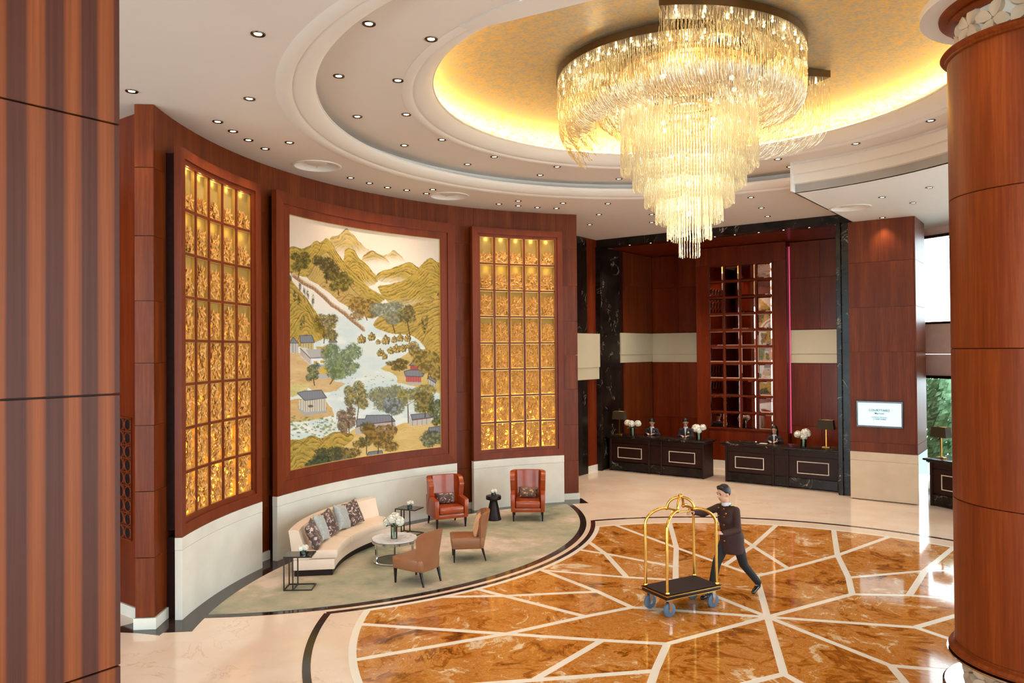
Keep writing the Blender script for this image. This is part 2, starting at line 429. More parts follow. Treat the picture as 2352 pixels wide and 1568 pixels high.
M['deck_carpet'] = plain('dark_deck_carpet', (48, 28, 26), 0.9, var=0.12, scale=30)
M['led_white'] = emit('downlight_lamp', (255, 236, 206), 5.0)
M['cove_led'] = emit('cove_led', (255, 216, 128), COVE_STRENGTH)
M['pink_led'] = emit('pink_led', (236, 96, 136), 0.4)
M['bulb'] = emit('chandelier_bulb', (255, 236, 190), 16.0)
M['screen'] = emit('screen_glow', (196, 230, 238), 0.55)
M['ink'] = plain('dark_lettering', (10, 24, 28), 0.8, spec=0.1)
M['crystal'] = crystal('crystal_rod', (255, 226, 160), 0.72, 0.5)
M['crystal_bead'] = crystal('crystal_bead', (255, 244, 216), 0.35, 0.3)
M['lattice'] = plain('black_lattice', (20, 12, 11), 0.4)
M['niche_line'] = plain('gilt_line', (222, 180, 96), 0.3, metal=0.5)
M['spandrel'] = plain('pink_spandrel', (240, 204, 188), 0.6, var=0.04)
M['paper'] = plain('paper', (236, 236, 232), 0.8)
M['inlay'] = plain('cream_inlay', (232, 214, 194), 0.4)
# ================================================================== SETTING
CC = (-4.68, 10.90)          # centre of ceiling rings and chandelier
CW = (-3.974, 11.056)        # centre of the curved wall
FC = (-3.441, 10.926)        # centre of the onyx floor disc
LC = (-14.105, 11.118)       # centre of the carpet arc
WR = 8.347                   # curved wall inner radius
CZ = 7.25                    # main ceiling height
X0, X1, Y0, Y1 = -16.0, 7.0, -7.0, 25.5
def pt(c, r, a, z=None):
    p = (c[0] + r * math.cos(R_(a)), c[1] + r * math.sin(R_(a)))
    return p if z is None else (p[0], p[1], z)
def dist(p, c): return math.hypot(p[0] - c[0], p[1] - c[1])

# ---- floor
floor = struct(MB().box(X0, X1, Y0, Y1, -0.12, 0.0).build('floor', M['marble_cream']))
N = {'S': (-3.535, 10.828), 'N1': (-4.311, 12.663), 'V2': (-5.319, 11.694), 'W1': (-5.287, 10.09), 'W2': (-4.267, 9.102), 'D1': (-2.771, 9.047), 'E2': (-1.81, 10.016), 'E1': (-1.778, 11.577), 'E0': (-2.799, 12.576), 'N2': (-3.531, 14.767), 'N3': (-4.009, 13.411), 'E3': (-3.046, 13.444), 'E4': (-2.086, 14.583), 'E5': (-2.077, 13.011), 'N4': (-5.015, 14.544), 'N5': (-4.981, 12.993), 'V1': (-6.167, 13.6), 'VM': (-5.637, 12.398), 'L3': (-7.066, 12.457), 'L8': (-7.538, 12.426), 'L9': (-7.697, 12.977), 'L4': (-6.048, 11.372), 'L5': (-7.362, 10.901), 'M1': (-6.065, 10.438), 'M2': (-7.138, 9.429), 'L6': (-7.52, 9.417), 'L7': (-7.734, 8.871), 'W3': (-5.649, 9.366), 'W4': (-6.167, 8.185), 'W5': (-5.013, 8.724), 'W6': (-5.053, 7.222), 'W7': (-4.028, 8.26), 'RA': (-7.998, 7.332), 'RB': (-7.151, 6.453), 'T1': (-7.982, 14.574), 'T2': (-7.154, 15.443), 'T3': (-6.263, 16.005), 'T4': (-5.194, 16.506), 'T5': (-4.066, 16.719), 'T6': (-3.045, 16.741), 'T7': (-1.924, 16.415), 'K1': (-8.272, 7.643), 'K2': (-8.249, 14.242), 'X1': (-6.372, 5.886), 'X2': (-0.413, 15.908), 'X3': (1.33, 14.277), 'X4': (0.078, 15.574), 'X5': (2.25, 9.658), 'X6': (2.332, 11.737), 'X7': (0.161, 6.342), 'X8': (0.716, 6.839), 'X9': (-4.78, 5.252), 'X10': (-2.989, 5.114), 'Q1': (-0.911, 13.444), 'Q2': (-0.043, 10.75), 'Q3': (-0.528, 7.627), 'Q4': (-3.705, 7.283)}
FR, LR = 5.83, 6.667
# where the onyx circle meets the carpet border arc
def circ_x(c0, r0, c1, r1):
    d = dist(c0, c1); a = (r0 * r0 - r1 * r1 + d * d) / (2 * d); h = math.sqrt(max(0, r0 * r0 - a * a))
    ux, uy = (c1[0] - c0[0]) / d, (c1[1] - c0[1]) / d
    m_ = (c0[0] + a * ux, c0[1] + a * uy)
    return [(m_[0] - h * uy, m_[1] + h * ux), (m_[0] + h * uy, m_[1] - h * ux)]
ks = sorted(circ_x(FC, FR, LC, LR), key=lambda p: p[1])
N['K1'], N['K2'] = ks[0], ks[1]
for k in list(N):
    if k[0] in 'TX' or k in ('RA', 'RB'):
        a = math.degrees(math.atan2(N[k][1] - FC[1], N[k][0] - FC[0])); N[k] = pt(FC, FR, a)
    if k in ('L5', 'L6', 'L7', 'L8', 'L9'):
        a = math.degrees(math.atan2(N[k][1] - LC[1], N[k][0] - LC[0])); N[k] = pt(LC, LR, a)
def arc(c, r, p, q):
    a = math.atan2(p[1] - c[1], p[0] - c[0]); b = math.atan2(q[1] - c[1], q[0] - c[0])
    d = (b - a + PI) % (2 * PI) - PI
    n = max(1, int(abs(d) * r / 0.22))
    return [(c[0] + r * math.cos(a + d * i / n), c[1] + r * math.sin(a + d * i / n)) for i in range(1, n)]
def tile_poly(spec, half):
    pts = []; kinds = []
    names = spec.split()
    seq = []
    i = 0
    while i < len(names):
        seq.append(names[i]); i += 1
    n = len(seq); i = 0
    real = [s for s in seq if s not in ('R', 'L')]
    k = 0
    out = []  # (point, kind of the edge that follows)
    idx = [j for j, s in enumerate(seq) if s not in ('R', 'L')]
    for q, j in enumerate(idx):
        p = N[seq[j]]; nxt = N[seq[idx[(q + 1) % len(idx)]]]
        t = seq[(j + 1) % n] if seq[(j + 1) % n] in ('R', 'L') else None
        out.append((p, t))
        if t:
            c, r = (FC, FR) if t == 'R' else (LC, LR)
            for a_ in arc(c, r, p, nxt): out.append((a_, t))
    P = [o[0] for o in out]; K = [o[1] for o in out]
    area = sum(P[a][0] * P[(a + 1) % len(P)][1] - P[(a + 1) % len(P)][0] * P[a][1] for a in range(len(P)))
    if area < 0:
        P = P[::-1]; K = K[::-1]; K = K[1:] + K[:1]
    m_ = len(P); res = []
    for a in range(m_):
        def off(i):
            p, q = P[i], P[(i + 1) % m_]; dx, dy = q[0] - p[0], q[1] - p[1]; l = math.hypot(dx, dy) or 1
            h = 0.0 if K[i] else half
            return (p[0] - dy / l * h, p[1] + dx / l * h), (dx / l, dy / l)
        (p1, d1), (p2, d2) = off((a - 1) % m_), off(a)
        den = d1[0] * d2[1] - d1[1] * d2[0]
        if abs(den) < 0.02 and K[a] and K[a - 1]: res.append(P[a]); continue
        if abs(den) < 1e-3: res.append(p2); continue
        t = ((p2[0] - p1[0]) * d2[1] - (p2[1] - p1[1]) * d2[0]) / den
        res.append((p1[0] + d1[0] * t, p1[1] + d1[1] * t))
    return res
TILES = ['K1 L L7 M2 W3 W4 RA R', 'RA W4 RB R', 'RB W4 W5 W6 X1 R', 'L7 L L6 M2', 'L6 L L5 M1 M2', 'M2 M1 W1 W3', 'W4 W3 W1 S W2 W5', 'L5 L4 V2 S W1 M1',
         'L5 L L8 L3 L4', 'L8 L L9 L3', 'L9 L K2 R T1 V1 VM L3', 'L3 VM V2 L4', 'T1 R T2 V1', 'T2 R T3 N4 N5 V1', 'N4 N3 N1 N5', 'V1 N5 N1 S V2 VM', 'T3 R T4 N4',
         'T4 R T5 N2 N3 N4', 'T5 R T6 N2', 'T6 R T7 E4 E3 N2', 'N1 N3 N2 E3 E0 S', 'E3 E4 E5 E0', 'T7 R X2 E4', 'E4 X2 R X4 Q1 E5', 'Q1 X4 R X3', 'S E0 E5 Q1 E1', 'E1 Q1 X3 R X6 Q2', 'Q2 X6 R X5', 'S E1 Q2 E2',
         'E2 Q2 X5 R X8 Q3', 'Q3 X8 R X7', 'S E2 Q3 D1', 'D1 Q3 X7 R X10 Q4', 'Q4 X10 R X9', 'S D1 Q4 W7 W2', 'W2 W7 W6 W5', 'W6 W7 Q4 X9 R X1']
# white marble bed of the disc: shows as strips and rim between the onyx pieces
def clip_out(poly_c, poly_r, n, c2, r2):
    """disc outline with the part inside circle (c2,r2) pushed out to that circle"""
    o = []
    for i in range(n):
        p = pt(poly_c, poly_r, 360 * i / n); d = dist(p, c2)
        if d < r2: p = (c2[0] + (p[0] - c2[0]) / d * r2, c2[1] + (p[1] - c2[1]) / d * r2)
        o.append(p)
    return o
MB().prism(clip_out(FC, 5.93, 220, LC, 6.572), -0.01, 0.002).build('white_strip_bed', M['marble_white'], floor)
for t_ in TILES:
    MB().prism(tile_poly(t_, 0.05), -0.005, 0.004).build('onyx_tile', M['onyx'], floor)
def sector_band(name, c, r0, r1, keep, mat, z1=0.003, parent=floor, step=1.0):
    """flat ring band, only at the angles where keep(mid point) holds"""
    a = 0.0; run = None; runs = []
    st = [i * step for i in range(int(360 / step))]
    ok = [keep(pt(c, (r0 + r1) / 2, s_)) for s_ in st]
    i0 = next((i for i in range(len(st)) if not ok[i]), None)
    if i0 is None: runs = [(0, 360)]
    else:
        i = i0
        while i < i0 + len(st):
            if ok[i % len(st)]:
                j = i
                while ok[j % len(st)]: j += 1
                runs.append((i * step, (j - 1) * step)); i = j
            i += 1
    for a, b in runs:
        if b - a > 0.5:
            MB().arcslab(c, r0, r1, a, b, -0.006, z1, max(3, int((b - a) / 1.5))).build(name, mat, parent)
inwall = lambda p: dist(p, CW) < WR - 0.02 or p[0] > CW[0]
sector_band('dark_ring', FC, 6.38, 6.48, lambda p: dist(p, LC) > 6.50, M['marble_border'], 0.0032, step=0.5)
sector_band('dark_border', LC, 6.24, 6.38, lambda p: inwall(p), M['marble_border'], step=0.5)
sector_band('dark_border', LC, 6.477, 6.572, lambda p: dist(p, FC) < 6.47, M['marble_border'], 0.0034, step=0.5)
sector_band('dark_skirting_band', CW, 7.80, 8.42, lambda p: abs(math.degrees(math.atan2(p[1] - CW[1], p[0] - CW[0])) % 360 - 180) < 42.6, M['marble_border'], 0.0025, step=0.5)
MB().prism([(-10.75, 5.05), (-10.28, 5.32), (-9.95, 5.45), (-10.35, 6.02), (-10.7, 5.6)], -0.006, 0.0022).build('dark_border', M['marble_border'], floor)
# carpet: overlap of the lens disc and the wall disc
pl = [pt(LC, 6.24, a_) for a_ in np.arange(-75, 75.1, 0.75) if dist(pt(LC, 6.24, a_), CW) < 7.80]
pw = [pt(CW, 7.80, a_) for a_ in np.arange(120, 240, 0.75) if dist(pt(CW, 7.80, a_), LC) < 6.24]
cx_ = (-10.0, 11.1)
pp = sorted(pl + pw, key=lambda p: math.atan2(p[1] - cx_[1], p[0] - cx_[0]))
mt, nt, b, L = newmat('mottled_carpet')
mp = coords(nt, randomize=False)
n1 = nd(nt, 'ShaderNodeTexNoise', Scale=0.55, Detail=3.0, Distortion=0.6); n2 = nd(nt, 'ShaderNodeTexNoise', Scale=2.6, Detail=6.0, Roughness=0.7); n3 = nd(nt, 'ShaderNodeTexNoise', Scale=160.0, Detail=1.0)
for n_ in (n1, n2, n3): L.new(mp.outputs[0], n_.inputs['Vector'])
mx = nd(nt, 'ShaderNodeMix', data_type='FLOAT'); mx.inputs[0].default_value = 0.32; L.new(n1.outputs['Fac'], mx.inputs[2]); L.new(n2.outputs['Fac'], mx.inputs[3])
r = ramp(nt, [(0.37, lin((132, 138, 120))), (0.45, lin((164, 160, 138))), (0.53, lin((184, 172, 148))), (0.60, lin((218, 196, 180)))]); L.new(mx.outputs[0], r.inputs[0]); L.new(r.outputs[0], b.inputs['Base Color'])
b.inputs['Roughness'].default_value = 0.95; b.inputs['Specular IOR Level'].default_value = 0.1
bp = nd(nt, 'ShaderNodeBump', Strength=0.35, Distance=0.01); L.new(n3.outputs['Fac'], bp.inputs['Height']); L.new(bp.outputs[0], b.inputs['Normal'])
tag(MB().prism(pp, -0.004, 0.008).build('carpet', mt), 'lens shaped mottled sage and beige carpet under the lounge seating', 'carpet')

# ---- ceiling
def rect_r(a):
    ca, sa = math.cos(R_(a)), math.sin(R_(a)); t = 1e9
    if ca > 1e-6: t = min(t, (X1 - CC[0]) / ca)
    if ca < -1e-6: t = min(t, (X0 - CC[0]) / ca)
    if sa > 1e-6: t = min(t, (Y1 - CC[1]) / sa)
    if sa < -1e-6: t = min(t, (Y0 - CC[1]) / sa)
    return t
def corner_angles(): return [math.degrees(math.atan2(y - CC[1], x - CC[0])) % 360 for x in (X0, X1) for y in (Y0, Y1)]
def plate(name, a0, a1, rin, z, mat, th=0.15, parent=None):
    an = sorted(set([a0 + (a1 - a0) * i / 90 for i in range(91)] + [c + k for c in corner_angles() for k in (-360, 0, 360) if a0 < c + k < a1]))
    A = []; B = []
    for a in an:
        p, q = pt(CC, rin, a), pt(CC, rect_r(a), a)
        A.append([(p[0], p[1], z), (q[0], q[1], z)]); B.append([(p[0], p[1], z + th), (q[0], q[1], z + th)])
    return MB().shell(A, B).build(name, mat, parent)
SA0, SA1 = -28.0, 88.8       # the lowered soffit sector
ceiling = struct(plate('ceiling', SA1, SA0 + 360, 6.0, CZ, M['ceiling']))
low = plate('lowered_soffit', SA0, SA1, 5.05, 6.97, M['soffit'], 0.4, ceiling)
MB().lathe([(5.8, 7.55), (4.28, 7.55), (4.28, 7.62), (5.8, 7.62), (5.8, 7.55)], 110, (*CC, 0), SA1, SA0 + 360).build('recessed_ceiling', M['ceiling'], ceiling, smooth=30)
MB().lathe([(5.1, 7.55), (4.28, 7.55), (4.28, 7.62), (5.1, 7.62), (5.1, 7.55)], 60, (*CC, 0), SA0, SA1).build('recessed_ceiling', M['ceiling'], ceiling, smooth=30)
prof = [(6.0, 7.262), (6.0, 7.248), (5.96, 7.236), (5.90, 7.232), (5.84, 7.238), (5.80, 7.252), (5.785, 7.268), (5.775, 7.268), (5.76, 7.258), (5.74, 7.256), (5.70, 7.258), (5.63, 7.272), (5.57, 7.298), (5.52, 7.33), (5.495, 7.355), (5.487, 7.37), (5.48, 7.37), (5.48, 7.395), (5.50, 7.40), (5.78, 7.40), (5.78, 7.56)]
trim1 = struct(MB().lathe(prof, 150, (*CC, 0), SA1, SA0 + 360).build('trim_1', M['cornice'], smooth=40))
prof = [(4.31, 7.56), (4.31, 7.545), (4.27, 7.534), (4.21, 7.534), (4.17, 7.548), (4.155, 7.566), (4.14, 7.566), (4.12, 7.558), (4.08, 7.562), (4.01, 7.582), (3.945, 7.62), (3.90, 7.665), (3.875, 7.70), (3.865, 7.72), (3.85, 7.72), (3.85, 7.75), (3.87, 7.76), (4.06, 7.76), (4.06, 7.87)]
trim2 = struct(MB().lathe(prof, 150, (*CC, 0), caps=False).build('trim_2', M['cornice'], smooth=40))
prof = [(5.12, 6.97), (5.05, 6.97), (5.05, 7.13), (4.97, 7.14), (4.96, 7.16), (4.96, 7.31), (4.88, 7.32), (4.87, 7.34), (4.87, 7.50), (4.84, 7.51), (4.84, 7.56)]
trim3 = struct(MB().lathe(prof, 90, (*CC, 0), SA0, SA1).build('trim_3', M['cornice'], smooth=30))
# end wall of the lowered soffit
pa, pb = pt(CC, 4.84, SA1), pt(CC, 14.6, SA1)
MB().add([(*pa, 6.97), (*pb, 6.97), (*pb, 7.56), (*pa, 7.56), (pa[0] + .03, pa[1], 6.97), (pb[0] + .03, pb[1], 6.97), (pb[0] + .03, pb[1], 7.56), (pa[0] + .03, pa[1], 7.56)],
         [(0, 1, 2, 3), (4, 7, 6, 5), (0, 4, 5, 1), (3, 2, 6, 7), (0, 3, 7, 4), (1, 5, 6, 2)]).build('soffit_end_face', M['soffit'], ceiling)
# flat chord plate across the near rim
ch = [(-0.92, -4.06), (0.0, -3.935), (1.0, -3.81), (2.3, -3.63)]
pp = [(CC[0] + x, CC[1] + y) for x, y in ch] + [pt(CC, 4.32, a_) for a_ in range(-58, -104, -3)]
MB().prism(pp, 7.525, 7.58).build('chord_plate', M['ceiling'], ceiling)
# gold leaf dome
mt, nt, b, L = newmat('gold_leaf_dome')
mp = coords(nt, (1, 1, 1), False)
n1 = nd(nt, 'ShaderNodeTexNoise', Scale=7.0, Detail=5.0, Roughness=0.7); n2 = nd(nt, 'ShaderNodeTexNoise', Scale=22.0, Detail=2.0, Roughness=0.5); 
for n_ in (n1, n2): L.new(mp.outputs[0], n_.inputs['Vector'])
mx = nd(nt, 'ShaderNodeMix', data_type='FLOAT'); mx.inputs[0].default_value = 0.5; L.new(n1.outputs['Fac'], mx.inputs[2]); L.new(n2.outputs['Fac'], mx.inputs[3])
r = ramp(nt, [(0.40, lin((172, 164, 152))), (0.49, lin((188, 174, 150))), (0.56, lin((206, 176, 120))), (0.62, lin((220, 178, 98)))]); L.new(mx.outputs[0], r.inputs[0]); L.new(r.outputs[0], b.inputs['Base Color'])
b.inputs['Metallic'].default_value = 0.35; b.inputs['Roughness'].default_value = 0.42
M['dome'] = mt
prof = [(4.06, 7.84)] + [(4.06 * math.cos(t_), 7.86 + 0.37 * math.sin(t_)) for t_ in [R_(4 + 86 * i / 30) for i in range(31)]]
prof[-1] = (0.0, 8.23)
MB().lathe(prof, 128, (*CC, 0), caps=False).build('gold_dome', M['dome'], ceiling, smooth=60)
MB().lathe([(3.97, 7.775), (4.02, 7.775), (4.02, 7.80), (3.97, 7.80), (3.97, 7.775)], 96, (*CC, 0)).build('cove_light_strip', M['cove_led'], ceiling)

# ---- curved wood wall
wall = struct(MB().arcslab(CW, WR + 0.03, WR + 0.25, 138.45, 221.05, 0, CZ, 60).build('wall_curved', M['wood_red']))
AE = [138.4, 141.9, 149.7, 157.3, 162.1, 170.5, 179.0, 187.4, 198.3, 208.6, 216.7, 221.1]
ZE = [0.16, 0.98, 1.89, 2.80, 3.66, 4.52, 5.42, 6.37, CZ]
g = 0.016
for i in range(len(AE) - 1):
    for j in range(len(ZE) - 1):
        MB().arcslab(CW, WR, WR + 0.035, AE[i] + g, AE[i + 1] - g, ZE[j] + 0.002, ZE[j + 1] - 0.002, max(2, int((AE[i + 1] - AE[i]) / 1.6))).build('wood_panel', M['wood_wall'], wall, smooth=30)
for a_, s_ in ((138.4, -1), (221.1, 1)):      # radial end faces
    for j in range(len(ZE) - 1):
        MB().arcslab(CW, WR + 0.002, WR + 0.255, min(a_, a_ + s_ * 0.28), max(a_, a_ + s_ * 0.28), ZE[j] + 0.005, ZE[j + 1] - 0.005, 1).build('wood_panel', M['wood_wall'], wall)
base = struct(MB().arcslab(CW, WR - 0.025, WR + 0.275, 138.0, 221.5, 0, 0.155, 60).build('baseboard_curved', M['plinth']))
for a0, a1 in ((200.65, 219.1), (161.7, 197.5), (141.35, 158.45)):
    MB().arcslab(CW, WR - 0.257, WR - 0.155, a0, a1, 0.0, 0.985, 24).build('stone_plinth', M['plinth'], wall, smooth=30)
    MB().arcslab(CW, WR - 0.259, WR - 0.155, a0 - 0.02, a1 + 0.02, 0.989, 1.165, 24).build('stone_plinth_cap', M['plinth'], wall, smooth=30)
    MB().arcslab(CW, WR - 0.155, WR, a0 + 0.7, a1 - 0.7, 0.0, 1.15, 24).build('plinth_core', M['wood_dark'], wall)
# ---- flanking walls that the photo only glimpses
wl = struct(MB().box(X0, -10.66, 5.6, 5.78, 0, CZ).build('wall_left', M['wood_red']))
struct(MB().box(X0, -10.68, 5.57, 5.6, 0, 0.16).build('baseboard_left', M['plinth']))
struct(MB().box(X0, X0 + 0.15, Y0, 5.6, 0, CZ).build('wall_light_block', M['wood_red']))  # unseen wall, added to block light from the left
ws = struct(MB().box(-12.35, -12.1, 13.6, 20.92, 0, CZ).build('wall_side', M['wood_red']))
struct(MB().box(-12.1, -12.075, 16.3, 20.9, 0, 0.2).build('baseboard_side', M['plinth']))
MB().box(-12.1, -12.03, 19.3, 20.2, 0, 2.86).build('marble_surround', M['marble_black'], ws)
MB().box(-12.03, -12.02, 19.3, 19.85, 0.02, 2.5).build('dark_opening', M['lattice'], ws)
MB().box(-12.1, -12.03, 19.2, 20.2, 4.32, 7.2).build('marble_surround', M['marble_black'], ws)
MB().box(-12.03, -12.015, 19.2, 19.85, 4.6, 6.9).build('dark_glass', M['black_gloss'], ws)
MB().box(-12.1, -11.96, 18.8, 20.86, 3.25, 4.29).build('cream_band', M['band'], ws)
MB().box(-12.1, -11.98, 18.8, 20.84, 2.88, 3.25).build('cream_band', M['band'], ws)
def lattice(parent, place, w_, h_, cell=0.22):
    """openwork screen of rings and lens shapes in a frame; place(u, v, d) -> world point"""
    mb = MB()
    def bar(u0, v0, u1, v1, d0, d1):
        p = [place(u0, v0, d0), place(u1, v0, d0), place(u1, v1, d0), place(u0, v1, d0), place(u0, v0, d1), place(u1, v0, d1), place(u1, v1, d1), place(u0, v1, d1)]
        mb.add(p, [(0, 3, 2, 1), (4, 5, 6, 7), (0, 1, 5, 4), (1, 2, 6, 5), (2, 3, 7, 6), (3, 0, 4, 7)])
    nu, nv = max(1, round(w_ / cell)), max(1, round(h_ / cell)); cu, cv = w_ / nu, h_ / nv
    for i in range(nu + 1): bar(i * cu - 0.009, 0, i * cu + 0.009, h_, 0, 0.02)
    for j in range(nv + 1): bar(0, j * cv - 0.009, w_, j * cv + 0.009, 0, 0.02)
    for i in range(nu):
        for j in range(nv):
            k = 16; c_ = ((i + 0.5) * cu, (j + 0.5) * cv)
            mb.tube([place(c_[0] + cu * 0.43 * math.cos(2 * PI * q / k), c_[1] + cv * 0.43 * math.sin(2 * PI * q / k), 0.012) for q in range(k)], 0.011, 4, True)
    mb.build('lattice_screen', M['wood_frame'], parent)
    mb = MB(); p = [place(0, 0, 0.002), place(w_, 0, 0.002), place(w_, h_, 0.002), place(0, h_, 0.002)]
    q = [place(0, 0, 0.006), place(w_, 0, 0.006), place(w_, h_, 0.006), place(0, h_, 0.006)]
    mb.add(p + q, [(0, 3, 2, 1), (4, 5, 6, 7), (0, 1, 5, 4), (1, 2, 6, 5), (2, 3, 7, 6), (3, 0, 4, 7)]).build('lattice_backing', M['lattice'], parent)
lattice(wl, lambda u, v, d: (-11.98 + u, 5.6 - d, 1.1 + v), 1.02, 1.76, 0.2)
for z_, h_ in ((5.2, 1.1), (2.1, 1.0)):
    lattice(ws, lambda u, v, d: (-12.1 + d, 15.2 + u, z_ + v), 1.9, h_, 0.3)

# ---- reception recess
BY = 24.55
wr = struct(MB().box(-12.3, -4.2, BY + 0.05, BY + 0.25, 0, CZ).build('wall_reception', M['wood_dark']))
for xa, xb, by in ((-11.95, -10.95, BY), (-10.95, -9.9, BY), (-6.99, -6.1, 23.82), (-6.1, -5.3, 23.82), (-5.3, -4.66, 23.82)):
    for za, zb in ((0.0, 1.44), (1.44, 3.34), (4.36, 5.92), (5.92, 7.03)):
        MB().box(xa + 0.004, xb - 0.004, by, by + 0.05, za + 0.004, zb - 0.004).build('wood_panel', M['wood_red'], wr)
for xa, xb in ((-9.88, -9.47), (-9.47, -7.38), (-7.38, -7.0)):
    for za, zb in ((0.26, 1.25), (1.25, 6.47), (6.47, 7.03)):
        MB().box(xa + 0.003, xb - 0.003, 23.5, BY + 0.04, za + 0.003, zb - 0.003).build('wood_panel', M['wood_red'], wr)
for xa, xb, y_ in ((-11.95, -9.9, BY - 0.04), (-6.96, -4.66, 23.78)):
    MB().box(xa, xb, y_, y_ + 0.09, 3.62, 4.345).build('cream_band', M['band'], wr)
    MB().box(xa, xb, y_ + 0.015, y_ + 0.09, 3.345, 3.615).build('cream_band', M['band'], wr)
MB().box(-9.9, -6.98, 23.46, 23.5, 0, 0.25).build('white_skirting', M['plinth'], wr)
wsd = struct(MB().box(-12.3, -12.02, 22.2, BY + 0.05, 0, CZ).build('wall_recess_left', M['wood_dark']))
for za, zb in ((0.0, 1.44), (1.44, 3.36), (4.34, 5.92), (5.92, 7.03)):
    MB().box(-12.02, -11.96, 22.5, BY, za + 0.004, zb - 0.004).build('wood_panel', M['wood_wall'], wsd)
MB().box(-12.02, -11.93, 22.21, BY - 0.05, 3.62, 4.34).build('cream_band', M['band'], wsd)
MB().box(-12.02, -11.945, 22.21, BY - 0.05, 3.36, 3.615).build('cream_band', M['band'], wsd)
struct(MB().box(-4.66, -4.4, 21.8, BY + 0.05, 0, 7.03).build('wall_recess_right', M['wood_red']))
struct(MB().box(-12.3, -4.4, 21.45, BY + 0.05, 7.045, 7.15).build('ceiling_recess', M['wood_red']))
MB().box(-6.995, -6.968, 23.77, 23.8, 1.2, 6.9).build('pink_light_line', M['pink_led'], wr)
tr4 = struct(MB().box(-12.2, -4.56, 20.92, 21.45, 7.03, CZ).build('trim_4', M['marble_black'], bevel=0.01))
MB().box(-12.3, -11.97, 20.92, 22.2, 0, 7.03).build('marble_jamb', M['marble_black'], tr4, bevel=0.01)
MB().box(-12.18, -11.93, 20.86, 20.98, 0, 7.03).build('marble_jamb_edge', M['marble_black'], tr4, bevel=0.01)
MB().box(-4.88, -4.6, 20.9, 21.8, 0, 7.03).build('marble_jamb', M['marble_black'], tr4, bevel=0.01)
MB().box(-4.94, -4.82, 20.84, 20.96, 0, 7.03).build('marble_jamb_edge', M['marble_black'], tr4, bevel=0.01)
# ---- square pier with the screen
pier = struct(MB().box(-4.56, -3.1, 20.6, 22.0, 0, 6.97).build('wall_pier', M['wood_dark']))
for za, zb in ((1.20, 1.44), (1.44, 3.69), (3.69, 4.8), (4.8, 5.92), (5.92, 6.97)):
    MB().box(-4.57, -3.1, 20.56, 20.6, za + 0.003, zb - 0.003).build('wood_panel', M['wood_wall'], pier)
    MB().box(-3.1, -3.06, 20.58, 22.0, za + 0.003, zb - 0.003).build('wood_panel', M['wood_wall'], pier)
MB().box(-4.58, -3.05, 20.55, 20.6, 0.02, 0.98).build('stone_plinth', M['stone_warm'], pier)
MB().box(-4.58, -3.05, 20.548, 20.6, 0.985, 1.195).build('stone_plinth', M['stone_warm'], pier)
MB().box(-3.1, -3.05, 20.6, 22.0, 0.0, 1.195).build('mirror_plinth', M['chrome'], pier)
# ---- facades (glass fronts towards daylight): frames, panes, spandrels
def facade(name, p, q, bays, cols, z_low=(0.0, 2.96), z_up=(4.47, 6.7)):
    fx, fy = q[0] - p[0], q[1] - p[1]; ln = math.hypot(fx, fy); dx, dy = fx / ln, fy / ln
    Mx = Matrix(((dx, -dy, 0, p[0]), (dy, dx, 0, p[1]), (0, 0, 1, 0), (0, 0, 0, 1)))
    f = struct(MB(Mx).box(0, ln, -0.05, 0.25, 6.78, CZ + 0.2).build(name, M['spandrel']))
    MB(Mx).box(0, ln, -0.08, 0.2, z_up[1], 6.78).build('window_head', M['bronze'], f)
    MB(Mx).box(0, ln, -0.02, 0.22, z_low[1] + 0.08, 3.6).build('spandrel_panel', M['spandrel'], f)
    MB(Mx).box(0, ln, -0.05, 0.22, 3.61, z_up[0] - 0.06).build('spandrel_panel', M['spandrel'], f)
    MB(Mx).box(0, ln, -0.08, 0.2, z_up[0] - 0.06, z_up[0]).build('window_sill', M['bronze'], f)
    MB(Mx).box(0, ln, -0.08, 0.2, z_low[1], z_low[1] + 0.08).build('window_head', M['bronze'], f)
    bw = ln / bays
    for i in range(bays + 1):
        if i % cols == 0: MB(Mx).box(i * bw - 0.05, i * bw + 0.05, -0.06, 0.1, 0, 6.7).build('mullion', M['bronze'], f)
    for i in range(0, bays, cols):
        for za, zb in (z_low, z_up):
            MB(Mx).box(i * bw + 0.05, (i + cols) * bw - 0.05, 0.0, 0.012, za, zb).build('pane', M['window_glass'], f)
    return f
facade('window_1', (-3.95, 23.56), (7.0, 17.7), 6, 2)
facade('window_2', (7.0, 17.7), (7.0, -7.0), 10, 2)
facade('added_window', (7.0, -7.0), (-16.0, -7.0), 10, 2)  # unseen glazing behind the camera, added to let in frontal daylight

def cut_hole(o, x, y, r, z):
    """round opening through a ceiling slab"""
    c_ = MB().lathe([(0.0, -0.2), (r, -0.2), (r, 0.6), (0.0, 0.6)], 40, (x, y, z)).build('cutter', None)
    md = o.modifiers.new('cut', 'BOOLEAN'); md.operation = 'DIFFERENCE'; md.object = c_; md.solver = 'EXACT'
    me_ = bpy.data.meshes.new_from_object(o.evaluated_get(bpy.context.evaluated_depsgraph_get()))
    o.modifiers.clear(); old = o.data; o.data = me_; bpy.data.objects.remove(c_); bpy.data.meshes.remove(old)
for o_, x_, y_, z_ in ((ceiling, -11.29, 9.23, CZ), (ceiling, -11.19, 12.84, CZ), (low, -4.05, 18.45, 6.97)): cut_hole(o_, x_, y_, 0.40, z_)
